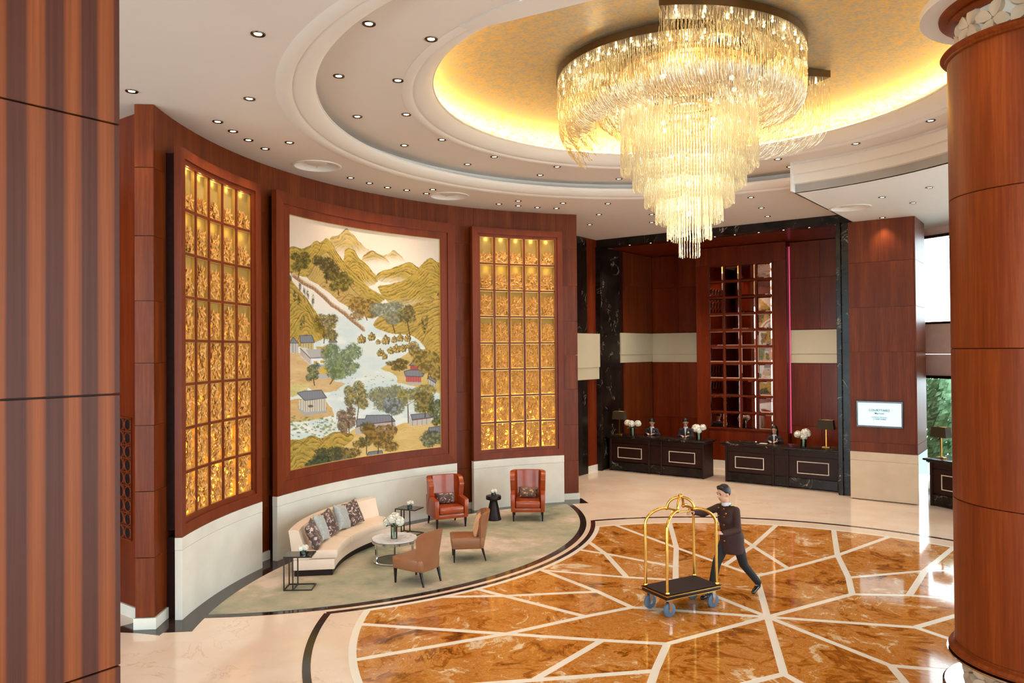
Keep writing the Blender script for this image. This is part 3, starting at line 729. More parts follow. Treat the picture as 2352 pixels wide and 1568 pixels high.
# ================================================================== ART PANELS AND MURAL
def arcgrid(r, a0, a1, z0, z1, na, nz):
    return [[pt(CW, r, a0 + (a1 - a0) * i / na, z0 + (z1 - z0) * j / nz) for i in range(na + 1)] for j in range(nz + 1)]
def frame_strips(name, parent, oa0, oa1, oz0, oz1, ia0, ia1, iz0, iz1, rf, rb, mat, n=22):
    """four mitred-looking members of a curved rectangular frame, each a slab between rf and rb"""
    def member(corners):
        (a0, z0), (a1, z1), (a2, z2), (a3, z3) = corners      # outer start, outer end, inner end, inner start
        A = []; B = []
        for row in (0, 1):
            ra = []; rb_ = []
            for i in range(n + 1):
                t = i / n
                if row == 0: a, z = a0 + (a1 - a0) * t, z0 + (z1 - z0) * t
                else: a, z = a3 + (a2 - a3) * t, z3 + (z2 - z3) * t
                ra.append(pt(CW, rf, a, z)); rb_.append(pt(CW, rb, a, z))
            A.append(ra); B.append(rb_)
        MB().shell(A, B).build(name, mat, parent, smooth=30)
    member([(oa0, oz1), (oa1, oz1), (ia1, iz1), (ia0, iz1)])
    member([(oa0, oz0), (oa1, oz0), (ia1, iz0), (ia0, iz0)])
    member([(oa0, oz0), (oa0, oz1), (ia0, iz1), (ia0, iz0)])
    member([(oa1, oz0), (oa1, oz1), (ia1, iz1), (ia1, iz0)])
def leaf_pts(L_, W_):
    """a folded pointed leaf: 6 outline points and a raised midrib"""
    return [(0, 0, 0), (W_ * .5, L_ * .35, .012), (W_ * .42, L_ * .65, .012), (0, L_, -.01), (-W_ * .42, L_ * .65, .012), (-W_ * .5, L_ * .35, .012), (0, L_ * .4, -.006), (0, L_ * .7, -.006)]
LEAF_F = [(0, 1, 6), (1, 2, 7, 6), (2, 3, 7), (0, 6, 5), (5, 6, 7, 4), (4, 7, 3)]
FILL = [0.42, 0.60, 0.74, 0.86, 1.0, 1.0, 1.0, 1.0]
def leaf_cell(a0, a1, z0, z1, fill, seed):
    """flowers of pointed leaves heaped up from the foot of one niche"""
    rd = random.Random(seed); mb = MB()
    w_ = abs(R_(a1 - a0)) * (WR - 0.15); h_ = (z1 - z0)
    top = h_ * fill
    n = int(34 * fill + 5)
    for k in range(n):
        fu = rd.uniform(0.1, 0.9) * w_; fv = min(top - 0.05, max(0.05, ((k + rd.random()) / n) ** 0.9 * top))
        if fill < 1:  # narrower towards the tip of the heap
            s_ = 1 - 0.55 * (fv / top) ** 2; fu = w_ / 2 + (fu - w_ / 2) * s_
        d0 = rd.uniform(0.006, 0.03); rot = rd.uniform(0, 2 * PI); m_ = rd.choice((4, 5, 5))
        for q in range(m_):
            th = rot + 2 * PI * q / m_ + rd.uniform(-.25, .25); L_ = rd.uniform(0.085, 0.13); W_ = L_ * rd.uniform(0.36, 0.46)
            til = rd.uniform(-0.1, 0.75)
            o = []
            for x, y, z in leaf_pts(L_, W_):
                yy = y * math.cos(til); zz = z + y * math.sin(til)
                u = fu + x * math.cos(th) - yy * math.sin(th); v = fv + x * math.sin(th) + yy * math.cos(th)
                u = min(max(u, 0.008), w_ - 0.008); v = min(max(v, 0.006), h_ - 0.01)
                o.append(pt(CW, WR - 0.14 - min(0.062, max(0.004, d0 + zz * 0.5)), a0 + (a1 - a0) * u / w_, z0 + v))
            mb.add(o, LEAF_F)
    return mb
def art_panel(label, oa0, oa1, ia0, ia1, seed):
    zb, zt, iz0, iz1 = 1.17, 6.76, 1.41, 6.54
    t = thing('art_panel', label, 'wall panel', (0, 0, 0))
    frame_strips('frame', t, oa0, oa1, zb, zt, ia0 - (ia0 - oa0) * .32, ia1 + (oa1 - ia1) * .32, iz0 - .075, iz1 + .075, WR - 0.257, WR - 0.155, M['wood_frame'])
    frame_strips('frame_lip', t, ia0 - (ia0 - oa0) * .36, ia1 + (oa1 - ia1) * .36, iz0 - .08, iz1 + .08, ia0, ia1, iz0, iz1, WR - 0.226, WR - 0.05, M['wood_frame'])
    sg0 = 1 if ia1 > ia0 else -1
    frame_strips('backing_box', t, oa0 + sg0 * .7, oa1 - sg0 * .7, zb + .08, zt - .08, ia0, ia1, iz0, iz1, WR - 0.157, WR + 0.005, M['wood_dark'])
    MB().grid(arcgrid(WR - 0.138, ia0, ia1, iz0, iz1, 20, 1)).build('backlit_sheet', M['gold_back'], t, smooth=30)
    ca = (ia1 - ia0) / 5; ch = (iz1 - iz0) / 8; hb = 0.2; hz = 0.02
    for i in range(1, 5):
        a = ia0 + ca * i
        MB().arcslab(CW, WR - 0.205, WR - 0.139, a - hb, a + hb, iz0, iz1, 2).build('mullion', M['wood_frame'], t)
    for j in range(1, 8):
        z = iz0 + ch * j
        MB().arcslab(CW, WR - 0.207, WR - 0.139, ia0, ia1, z - hz, z + hz, 14).build('glazing_bar', M['wood_frame'], t, smooth=30)
    for i in range(5):
        for j in range(8):
            sg = 1 if ia1 > ia0 else -1; a0, a1 = ia0 + ca * i + sg * (hb if i else 0), ia0 + ca * (i + 1) - sg * (hb if i < 4 else 0); z0, z1 = iz0 + ch * (7 - j) + (hz if j < 7 else 0), iz0 + ch * (8 - j) - (hz if j else 0)
            e = 0.08 * sg; ez = 0.012
            mb = MB()
            for q in ((a0, a0 + e, z0, z1), (a1 - e, a1, z0, z1), (a0 + e, a1 - e, z0, z0 + ez), (a0 + e, a1 - e, z1 - ez, z1)):
                mb.arcslab(CW, WR - 0.192, WR - 0.139, q[0], q[1], q[2], q[3], 1)
            mb.build('gilt_edge', M['niche_line'], t)
            f = FILL[j] * random.Random(seed * 100 + i * 9 + j).uniform(0.82, 1.12) if j < 4 else 1.0
            o = leaf_cell(a0, a1, z0 + 0.004, z1, min(1, f), seed * 1000 + i * 10 + j).build('leaf_cluster', M['gold_leaf'], t, fix=False)
            o['kind'] = 'stuff'
    for i in range(5):
        a = ia0 + ca * (i + 0.5)
        for dz, e_ in ((0.12, 1.0), (ch * 0.55, 1.0), (ch * 0.95, 0.75), (ch * 1.45, 0.6), (ch * 1.95, 0.42), (ch * 2.6, 0.3), (ch * 3.4, 0.2), (ch * 4.3, 0.13), (ch * 5.5, 0.1), (ch * 6.8, 0.1)):
            light('niche_lamp', 'POINT', pt(CW, WR - 0.045, a, iz0 + dz), NICHE_W * e_, (1.0, 0.80, 0.38), t, shadow_soft_size=0.03)
        light('niche_lamp', 'POINT', pt(CW, WR - 0.17, a, iz1 - 0.05), NICHE_W * 0.09, (1.0, 0.80, 0.42), t, shadow_soft_size=0.02)
    return t
art_panel('tall backlit niche panel of gilt leaves nearest the big square pillar, left of the mural', 219.1, 200.65, 217.55, 202.3, 1)
art_panel('tall backlit niche panel of gilt leaves between the mural and the reception', 158.45, 141.35, 156.9, 142.75, 2)

# ---- mural: colours of a painted landscape computed point by point on a curved canvas
NU, NV = 360, 560
MA0, MA1, MZ0, MZ1 = 194.6, 164.4, 1.56, 6.395
U, V = np.meshgrid(np.linspace(0, 1, NU), np.linspace(0, 1, NV))       # V=0 top
PX = 6.09 * U**4 - 20.85 * U**3 + 43.56 * U**2 + 730.83 * U + 95.55
TP = -2.72 * U**4 + 16.45 * U**3 - 74.47 * U**2 + 188.94 * U + 148.26
BT = 2.29 * U**4 - 14.04 * U**3 + 63.93 * U**2 - 173.66 * U + 1443.78
PY = TP + V * (BT - TP)                                                # drawing units of the sketch
def vnoise(x, y, seed=0):
    xi = np.floor(x).astype(np.int64); yi = np.floor(y).astype(np.int64); fx = x - xi; fy = y - yi
    def h(a, b):
        n = (a * 374761393 + b * 668265263 + seed * 1442695041) & 0xffffffff
        n = ((n ^ (n >> 13)) * 1274126177) & 0xffffffff
        return ((n ^ (n >> 16)) & 0xffff) / 65535.0
    fx = fx * fx * (3 - 2 * fx); fy = fy * fy * (3 - 2 * fy)
    return (h(xi, yi) * (1 - fx) + h(xi + 1, yi) * fx) * (1 - fy) + (h(xi, yi + 1) * (1 - fx) + h(xi + 1, yi + 1) * fx) * fy
def fbm(x, y, o=4, seed=0):
    s = 0; a = 0.5; t = 0
    for k in range(o):
        s = s + a * vnoise(x * 2**k, y * 2**k, seed + k); t += a; a *= 0.55
    return s / t
def sm(e0, e1, x):
    t = np.clip((x - e0) / (e1 - e0), 0, 1); return t * t * (3 - 2 * t)
IMG = np.zeros((NV, NU, 3))
def C(*c): return np.array(lin(c))
def over(col, a):
    global IMG
    a = np.clip(a, 0, 1)[..., None]
    IMG = IMG * (1 - a) + (col if getattr(col, 'ndim', 1) == 3 else np.asarray(col)) * a
WX = PX + 7 * (fbm(PX / 26, PY / 26, 3, 5) - .5); WY = PY + 7 * (fbm(PX / 26, PY / 26, 3, 9) - .5)
def inpoly(poly, X_=None, Y_=None):
    X_ = WX if X_ is None else X_; Y_ = WY if Y_ is None else Y_
    r = np.zeros(X_.shape, bool); n = len(poly)
    for i in range(n):
        x1, y1 = poly[i]; x2, y2 = poly[(i + 1) % n]
        if y1 == y2: continue
        c = ((y1 > Y_) != (y2 > Y_)) & (X_ < (x2 - x1) * (Y_ - y1) / (y2 - y1) + x1)
        r ^= c
    return r
def segdist(x1, y1, x2, y2, X_=None, Y_=None):
    X_ = PX if X_ is None else X_; Y_ = PY if Y_ is None else Y_
    dx, dy = x2 - x1, y2 - y1; t = np.clip(((X_ - x1) * dx + (Y_ - y1) * dy) / (dx * dx + dy * dy + 1e-9), 0, 1)
    return np.hypot(X_ - x1 - t * dx, Y_ - y1 - t * dy)
def line(pts, w_, col, a=1.0, wob=False):
    d = None
    for p, q in zip(pts[:-1], pts[1:]):
        e = segdist(*p, *q, WX if wob else PX, WY if wob else PY); d = e if d is None else np.minimum(d, e)
    over(C(*col), a * sm(w_ + 1.2, w_ - 0.6, d))
def polyf(poly, col, a=1.0, wob=False):
    over(C(*col), a * inpoly(poly, None if wob else PX, None if wob else PY).astype(float))
LIGHT, MID, DARK, OUT = (208, 172, 84), (166, 128, 44), (116, 86, 28), (52, 38, 18)
def smooth_pts(p, closed=False, k=5):
    o = []; n = len(p)
    for i in range(n if closed else n - 1):
        g_ = (lambda j: p[j % n]) if closed else (lambda j: p[min(max(j, 0), n - 1)])
        a, b_, c_, d_ = g_(i - 1), g_(i), g_(i + 1), g_(i + 2)
        for q in range(k):
            t_ = q / k; o.append(tuple(0.5 * (2 * b_[m_] + (c_[m_] - a[m_]) * t_ + (2 * a[m_] - 5 * b_[m_] + 4 * c_[m_] - d_[m_]) * t_ * t_ + (3 * b_[m_] - a[m_] - 3 * c_[m_] + d_[m_]) * t_ ** 3) for m_ in (0, 1)))
    return o if closed else o + [p[-1]]
def hill(poly, ridges, seed, mist=None, tone=1.0, folds=9.0, warm=0.0):
    """ochre hill with ink folds that follow its ridge polylines"""
    poly = smooth_pts(poly, True, 3); ridges = [smooth_pts(r_) for r_ in ridges]
    m_ = inpoly(poly).astype(float)
    bx = 14 * (fbm(PX / 55, PY / 55, 3, seed + 2) - .5)
    d = None
    for rp in ridges:
        xs_ = [p[0] for p in rp]; ys_ = [p[1] for p in rp]
        dd = (WY - np.interp(WX, xs_, ys_)); dd = np.where((WX < xs_[0] - 30) | (WX > xs_[-1] + 30), 1e3, dd); dd = np.where(dd < -2, 1e3, dd)
        d = dd if d is None else np.minimum(d, dd)
    d = np.where(d > 900, 70 + 30 * fbm(PX / 40, PY / 40, 2, seed), d)
    cr_ = 5.5 * np.sin(PX / 15.0 + 5 * fbm(PX / 70, PY / 70, 2, seed + 31)) * np.clip(d / 40, 0, 1)      # ribs running down the slope
    ph = (d + bx + cr_) / (folds * 1.75) + 1.5 * fbm(PX / 60, PY / 40, 3, seed + 3)
    fr = ph - np.floor(ph)
    brk = sm(0.36, 0.56, fbm(PX / 26, PY / 16, 3, seed + 7))
    ink = sm(0.86, 0.985, fr) * brk
    g_ = fbm(PX / 8, PY / 8, 3, seed + 11)
    shade = 1.0 - 0.85 * fr ** 1.6 * (0.45 + 0.55 * brk)
    t = np.clip(shade * 0.85 + 0.30 * (g_ - 0.45), 0, 1)[..., None]
    col = C(*DARK) * (1 - t) + C(*LIGHT) * t
    gr_ = sm(0.45, 0.7, fbm(PX / 45, PY / 45, 2, seed + 13))[..., None] * 0.35
    col = col * (1 - gr_) + C(150, 136, 60) * gr_
    if warm: col = col * (1 - warm) + C(210, 170, 116) * warm
    col = col * (1 - 0.8 * ink[..., None]) + C(*OUT) * 0.8 * ink[..., None]
    a = m_ * tone
    if mist: a = a * sm(mist[1], mist[0], WY + 10 * (fbm(PX / 30, PY / 30, 2, seed) - .5))
    over(col, a)
    for rp in ridges:
        dl = None
        for p, q in zip(rp[:-1], rp[1:]):
            e = segdist(*p, *q, WX, WY); dl = e if dl is None else np.minimum(dl, e)
        over(C(*OUT), 0.7 * sm(2.0, 0.7, dl) * np.clip(a, 0, 1) * (0.4 + 0.6 * sm(.3, .5, fbm(PX / 20, PY / 20, 2, seed + 41))))
# sky and water
t = sm(150, 620, PY)[..., None]
over(C(226, 200, 176) * (1 - t) + C(236, 224, 210) * t, np.ones_like(PX))
wt = sm(560, 760, PY)
over(C(216, 221, 214), wt); over(C(196, 212, 216), 0.55 * wt * sm(0.42, 0.68, fbm(PX / 130, PY / 60, 3, 21)))
over(C(238, 236, 228), 0.6 * wt * sm(0.5, 0.72, fbm(PX / 90, PY / 30, 3, 33)))
# far peaks
hill([(310, 275), (350, 258), (372, 235), (393, 222), (410, 245), (430, 262), (455, 292), (485, 322), (505, 335), (505, 385), (310, 385)], [[(310, 275), (350, 258), (393, 222), (420, 252), (455, 292), (505, 335)]], 1, (300, 372), 0.85, 12)
hill([(470, 365), (492, 345), (518, 335), (548, 350), (575, 362), (600, 390), (600, 420), (470, 420)], [[(470, 365), (518, 335), (548, 350), (600, 392)]], 2, (360, 410), 0.9, 11)
hill([(575, 362), (600, 350), (624, 330), (648, 350), (672, 375), (680, 388), (680, 405), (575, 405)], [[(575, 362), (624, 330), (680, 388)]], 3, (350, 396), 0.75, 11)
# left mountain masses
hill([(380, 345), (400, 322), (430, 335), (455, 375), (490, 405), (520, 440), (545, 490), (470, 520), (380, 480)], [[(370, 350), (402, 322), (432, 340), (460, 380), (525, 445)], [(400, 400), (430, 380), (470, 420), (545, 490)]], 4, (470, 560), 1, 10)
hill([(100, 330), (130, 314), (165, 325), (205, 310), (236, 285), (262, 292), (290, 270), (318, 300), (345, 350), (385, 395), (440, 455), (500, 520), (580, 570), (550, 600), (480, 610), (400, 560), (330, 520), (280, 500), (200, 470), (100, 440)],
     [[(100, 332), (130, 314), (165, 330)], [(160, 350), (205, 312), (236, 285), (262, 300)], [(205, 400), (250, 340), (290, 270), (320, 305), (350, 360), (400, 420), (470, 490), (580, 570)], [(250, 430), (275, 360), (305, 345), (350, 410), (390, 460), (430, 520)]], 5, None, 1, 10)
hill([(195, 470), (230, 400), (270, 350), (300, 345), (330, 385), (370, 430), (405, 480), (440, 530), (500, 590), (548, 650), (520, 675), (460, 655), (400, 620), (350, 590), (300, 545), (240, 500)],
     [[(195, 470), (240, 395), (285, 342), (320, 375), (360, 430), (405, 480)], [(300, 520), (340, 460), (380, 470), (430, 540), (500, 590)], [(360, 590), (400, 555), (440, 580), (548, 650)]], 6, None, 1, 12, 0.38)
# right masses
hill([(535, 462), (565, 435), (600, 430), (640, 412), (700, 393), (740, 415), (770, 440), (740, 500), (640, 500), (560, 490)], [[(535, 462), (575, 432), (640, 420), (700, 393), (745, 420)], [(560, 490), (610, 455), (680, 440), (740, 460)]], 7, (455, 520), 1, 10)
hill([(545, 520), (600, 505), (660, 490), (720, 455), (760, 410), (805, 372), (835, 392), (870, 430), (870, 700), (700, 660), (600, 600)],
     [[(545, 522), (600, 505), (660, 490), (720, 455), (760, 410), (805, 372), (835, 395), (870, 440)], [(600, 560), (680, 530), (760, 470), (810, 430), (870, 470)], [(610, 600), (700, 580), (780, 520), (870, 510)], [(640, 620), (720, 610), (800, 570), (870, 550)]], 8, (560, 680), 1, 9)
hill([(520, 710), (560, 660), (620, 640), (680, 620), (760, 590), (820, 560), (870, 560), (870, 900), (800, 860), (760, 800), (700, 760), (620, 755), (560, 735)],
     [[(520, 710), (575, 680), (640, 645), (720, 615), (800, 590), (870, 575)], [(575, 735), (640, 700), (720, 665), (800, 630), (870, 610)], [(700, 760), (760, 700), (820, 660), (870, 650)], [(760, 800), (800, 730), (870, 700)]], 9, None, 1, 10, 0.1)
# left near hills
hill([(90, 480), (130, 500), (160, 540), (200, 590), (235, 640), (262, 700), (280, 770), (200, 800), (90, 800)], [[(90, 490), (130, 505), (165, 545), (200, 595), (225, 640)], [(90, 640), (140, 580), (175, 600), (215, 660), (262, 720)], [(110, 740), (160, 660), (195, 640), (235, 700), (275, 770)]], 12, None, 1, 13)
# stone causeway across the water
cau = [(125, 455), (170, 490), (225, 520), (270, 560), (310, 600), (370, 640), (420, 685), (470, 725)]
line(cau, 9, (206, 176, 140), 0.9, True); line([(x + 4, y + 10) for x, y in cau], 6, (150, 96, 56), 0.7, True)
for p, q in zip(cau[:-1], cau[1:]):
    for k in range(4):
        cx, cy = p[0] + (q[0] - p[0]) * k / 4 + 4, p[1] + (q[1] - p[1]) * k / 4 + 8
        dd = np.abs(np.hypot((PX - cx) / 8, (PY - cy) / 6) - 1); over(C(120, 76, 44), 0.6 * sm(0.3, 0.1, dd))
# rocks standing in the river: bundles of upright eroded columns
for k, (x, y, s) in enumerate([(462, 778, 34), (512, 766, 32), (545, 792, 20), (582, 782, 34), (625, 782, 26), (655, 772, 28), (690, 774, 26), (556, 846, 30), (576, 866, 22), (606, 836, 28), (636, 826, 32), (668, 824, 30), (698, 812, 24)]):
    for q, (dx_, hh) in enumerate(((-.34, .72), (.34, .8), (0, 1.0), (-.15, .5), (.2, .45))):
        cx, cy = x + dx_ * s, y + (1 - hh) * s * .55; w_ = s * .25
        e_ = np.hypot((WX + 5 * (fbm(PX / 6, PY / 6, 2, 90 + k) - .5) - cx) / w_, (WY + 10 * (fbm(PX / 7, PY / 12, 2, 70 + k + q) - .5) - cy) / (s * .62 * hh))
        m_ = sm(1.06, 0.94, e_); tt = np.clip(0.62 - 0.5 * (WX - cx) / w_ + 0.5 * (fbm(PX / 5, PY / 9, 2, 40 + k) - .5), 0, 1)[..., None]
        over(C(104, 76, 36) * (1 - tt) + C(214, 182, 108) * tt, m_); over(C(*OUT), 0.75 * sm(0.2, 0.08, np.abs(e_ - 0.98)))
# banks and ground
def ground(poly, c0, c1, seed, a=0.95):
    m_ = inpoly(poly, PX + 16 * (fbm(PX / 40, PY / 40, 2, seed) - .5), PY + 12 * (fbm(PX / 40, PY / 40, 2, seed + 1) - .5)).astype(float)
    tt = fbm(PX / 60, PY / 18, 4, seed + 2)[..., None]; over(C(*c0) * (1 - tt) + C(*c1) * tt, m_ * a)
    ph = PY / 11 + 3 * fbm(PX / 50, PY / 50, 2, seed + 4); over(C(118, 90, 40), 0.4 * m_ * sm(0.85, 0.97, ph - np.floor(ph)) * sm(0.45, 0.6, fbm(PX / 35, PY / 25, 2, seed + 5)))
ground([(90, 850), (260, 850), (300, 940), (330, 990), (380, 1000), (330, 1040), (250, 1055), (200, 1020), (90, 1010)], (196, 150, 92), (220, 190, 140), 50)
ground([(90, 1000), (200, 1010), (190, 1050), (120, 1070), (90, 1070)], (190, 170, 90), (216, 204, 150), 53)
ground([(90, 1090), (160, 1080), (280, 1090), (320, 1130), (325, 1165), (240, 1185), (90, 1200)], (196, 150, 90), (214, 180, 120), 55)
ground([(560, 930), (620, 890), (700, 845), (760, 830), (870, 860), (870, 1060), (760, 1030), (640, 1000), (640, 965)], (178, 146, 62), (224, 190, 120), 57)
ground([(380, 1260), (430, 1230), (560, 1250), (660, 1200), (870, 1180), (870, 1470), (90, 1470), (90, 1300), (200, 1285)], (206, 164, 84), (228, 196, 128), 60)
hill([(90, 1300), (150, 1285), (215, 1262), (260, 1278), (310, 1250), (360, 1243), (420, 1262), (400, 1300), (340, 1330), (250, 1380), (90, 1470)], [[(150, 1320), (215, 1262), (262, 1290)], [(230, 1340), (290, 1275), (345, 1245), (420, 1265)], [(90, 1330), (140, 1290), (190, 1310)], [(90, 1420), (140, 1350), (200, 1370)]], 62, None, 1, 14)
# lily pads
rd = random.Random(4)
for k in range(190):
    if k < 120: x, y = rd.uniform(108, 330), rd.uniform(1165, 1270)
    else: x, y = rd.uniform(330, 620), rd.uniform(960, 1130)
    s = rd.uniform(4, 9) if k < 120 else rd.uniform(3, 6)
    c_ = rd.choice([(120, 138, 84), (150, 160, 104), (100, 116, 66), (168, 166, 110)]) if k < 120 else rd.choice([(150, 160, 150), (170, 178, 160)])
    over(C(*c_), 0.8 * sm(1.1, 0.8, np.hypot((PX - x) / s, (PY - y) / (s * 0.55))))
# buildings
GR, GD, WH, WA = (132, 132, 140), (84, 84, 94), (222, 220, 216), (190, 184, 178)
def house(roof, wall=None, posts=0, trim=GD, wallc=WA, roofc=GR):
    if wall:
        polyf(wall, wallc)
        xs_ = [p[0] for p in wall]; y0_, y1_ = min(p[1] for p in wall), max(p[1] for p in wall)
        for k in range(posts + 1 if posts else 0):
            x = min(xs_) + (max(xs_) - min(xs_)) * k / posts; m_ = inpoly(wall, PX, PY); over(C(96, 84, 78), 0.8 * m_ * sm(1.8, 0.6, np.abs(PX - x)))
    polyf(roof, roofc); m_ = inpoly(roof, PX, PY); ph = PX / 5.0; over(C(96, 96, 104), 0.35 * m_ * sm(0.6, 0.9, ph - np.floor(ph)))
    line(roof + [roof[0]], 1.6, trim)
house([(105, 800), (122, 770), (150, 800)], [(108, 800), (148, 800), (148, 850), (108, 850)], 3)
house([(155, 762), (215, 760), (228, 797), (160, 799)], [(160, 799), (225, 797), (225, 830), (160, 830)], 5, wallc=(200, 176, 120))
house([(298, 795), (318, 768), (342, 795)], [(304, 795), (336, 795), (336, 830), (304, 830)], 3)
polyf([(235, 818), (302, 815), (302, 866), (262, 870)], (196, 158, 84))
polyf([(158, 822), (185, 822), (290, 870), (290, 908), (205, 910), (158, 866)], (206, 200, 196)); polyf([(185, 832), (262, 828), (290, 868), (210, 874)], (178, 172, 170)); line([(158, 826), (208, 876), (292, 870)], 2.2, (120, 112, 112))
for k in range(8): line([(162 + k * 6, 832 + k * 6), (162 + k * 6, 862 + k * 6)], 1.1, (150, 96, 60), 0.8)
polyf([(212, 878), (290, 874), (290, 908), (215, 912)], (226, 226, 226)); polyf([(225, 890), (243, 890), (243, 902), (225, 902)], (196, 160, 74)); polyf([(258, 888), (276, 887), (276, 900), (258, 901)], (196, 160, 74)); polyf([(212, 910), (292, 906), (296, 916), (218, 922)], (168, 172, 180))
polyf([(240, 950), (300, 950), (308, 972), (255, 980)], (176, 176, 178)); over(C(206, 172, 84), sm(1.1, .9, np.hypot((WX - 275) / 24, (WY - 938) / 20)))
house([(142, 1050), (178, 1040), (262, 1036), (288, 1074), (180, 1088)], [(150, 1084), (284, 1076), (286, 1140), (180, 1158), (148, 1128)], 12, wallc=(206, 196, 180)); polyf([(146, 1124), (180, 1146), (288, 1138), (288, 1150), (178, 1164), (144, 1134)], (170, 166, 166))
over(C(60, 40, 34), 0.8 * sm(1.1, .8, np.hypot((PX - 208) / 14, (PY - 1116) / 7)))
house([(698, 912), (722, 888), (748, 912)], [(702, 912), (746, 912), (746, 945), (702, 945)], 5, wallc=(190, 84, 80))
house([(672, 942), (700, 934), (750, 934), (778, 944), (764, 968), (680, 966)], [(682, 966), (756, 968), (756, 996), (682, 994)], 6, wallc=(196, 96, 90)); polyf([(678, 994), (758, 996), (758, 1006), (704, 1008)], (176, 172, 172))
house([(790, 975), (802, 966), (836, 982), (828, 1000)], [(792, 985), (828, 1000), (828, 1028), (792, 1012)], 3)
house([(432, 1190), (440, 1180), (478, 1180), (484, 1162), (600, 1160), (626, 1190), (480, 1208), (436, 1218)], [(428, 1222), (480, 1210), (626, 1192), (630, 1244), (540, 1250), (430, 1258)], 0, wallc=(186, 174, 166)); line([(430, 1222), (482, 1208), (626, 1192)], 1.6, (130, 70, 70))
house([(704, 1158), (790, 1150), (806, 1172), (712, 1184)], [(694, 1160), (712, 1184), (804, 1174), (806, 1206), (700, 1214), (690, 1190)], 5, wallc=(196, 186, 176)); line([(712, 1186), (806, 1174)], 1.6, (130, 70, 70))
house([(794, 1224), (858, 1214), (858, 1248), (786, 1252)])
house([(330, 1368), (402, 1358), (412, 1382), (316, 1400)]); house([(494, 1346), (560, 1338), (566, 1362), (484, 1368)])
# trees: stippled crowns with ink trunks
def tree(x, y, w_, h_, col, trunk=None, seed=0, dens=0.5, col2=None):
    if trunk: line(trunk, 2.4, (78, 60, 40), 0.9); line([trunk[-1], (x - w_ * .3, y - h_ * .1)], 1.2, (78, 60, 40), 0.7); line([trunk[-1], (x + w_ * .35, y - h_ * .2)], 1.2, (78, 60, 40), 0.7)
    rd = random.Random(seed); f = np.zeros_like(PX)
    for k in range(9):
        cx, cy = x + rd.uniform(-.5, .5) * w_, y + rd.uniform(-.5, .5) * h_; f = np.maximum(f, sm(1.25, 0.35, np.hypot((PX - cx) / (w_ * .42), (PY - cy) / (h_ * .38))))
    st = fbm(PX / 5.5, PY / 5.5, 3, seed + 70); a = sm(0.12, 0.5, f) * sm(dens - .05, dens + .07, st + 0.30 * f - 0.06)
    tt = sm(0.35, 0.75, fbm(PX / 11, PY / 11, 2, seed + 80))[..., None]; c2 = col2 or tuple(int(v * .62) for v in col)
    over(C(*col) * tt + C(*c2) * (1 - tt), 0.35 * sm(0.25, 0.8, f)); over(C(*col) * tt + C(*c2) * (1 - tt), 0.9 * a)
tree(163, 392, 70, 60, (118, 106, 44), [(150, 470), (160, 415)], 1); tree(288, 420, 84, 80, (104, 90, 42), [(290, 500), (290, 440)], 2); tree(362, 492, 72, 70, (132, 116, 46), [(350, 560), (345, 520)], 3)
tree(470, 625, 96, 80, (176, 138, 70), [(490, 684), (475, 645)], 4); tree(592, 645, 104, 80, (150, 146, 118), [(628, 748), (610, 680)], 5, col2=(108, 108, 88)); tree(695, 650, 60, 80, (140, 126, 76), [(705, 780), (690, 690)], 6, .58)
for k, (x, y) in enumerate([(158, 512), (178, 545), (195, 555), (222, 585), (112, 470), (130, 560), (150, 580), (175, 690), (162, 710), (765, 700), (785, 690), (775, 730)]): over(C(62, 60, 34), 0.85 * sm(1.15, .5, np.hypot((WX - x) / 8, (WY - y) / 34)) * sm(.3, .5, fbm(PX / 4, PY / 7, 2, k)))
tree(300, 720, 90, 90, (150, 124, 40), [(275, 800), (280, 750)], 7); tree(362, 880, 120, 130, (128, 138, 92), [(305, 1005), (330, 965), (355, 930)], 8, col2=(92, 106, 72)); tree(385, 940, 90, 60, (136, 144, 96), None, 9, col2=(92, 106, 72)); tree(215, 945, 50, 60, (118, 126, 88), [(228, 1012), (220, 970)], 10)
tree(432, 1060, 76, 90, (160, 140, 62), [(438, 1180), (446, 1120), (440, 1095)], 11); tree(395, 1180, 70, 100, (142, 112, 78), [(398, 1250), (395, 1200)], 12, col2=(98, 72, 50))
tree(600, 1085, 130, 110, (138, 132, 84), [(612, 1245), (610, 1150)], 13, col2=(110, 108, 86)); tree(610, 1110, 60, 70, (150, 154, 152), None, 14, .55); tree(720, 1080, 130, 90, (158, 144, 76), [(692, 1200), (690, 1110)], 15, col2=(112, 104, 60)); tree(780, 1090, 70, 80, (150, 132, 70), [(775, 1170), (778, 1110)], 16)
tree(640, 905, 70, 40, (138, 116, 56), [(650, 940), (640, 915)], 17); tree(800, 900, 90, 110, (164, 136, 66), [(790, 980), (798, 930)], 18); tree(740, 850, 60, 80, (164, 136, 66), [(735, 910), (738, 870)], 19); tree(835, 1140, 60, 90, (110, 112, 62), [(835, 1210), (835, 1150)], 20); tree(815, 1285, 80, 60, (120, 128, 98), [(810, 1330), (812, 1295)], 21)
tree(485, 1255, 50, 80, (134, 126, 74), [(484, 1356), (484, 1270)], 22); tree(555, 1275, 110, 90, (156, 120, 54), [(540, 1360), (545, 1290)], 23); tree(400, 1330, 100, 60, (140, 116, 56), [(430, 1390), (410, 1345)], 24); tree(290, 1360, 100, 70, (88, 86, 54), None, 25, col2=(62, 66, 46)); tree(240, 1395, 80, 50, (84, 92, 62), None, 26)
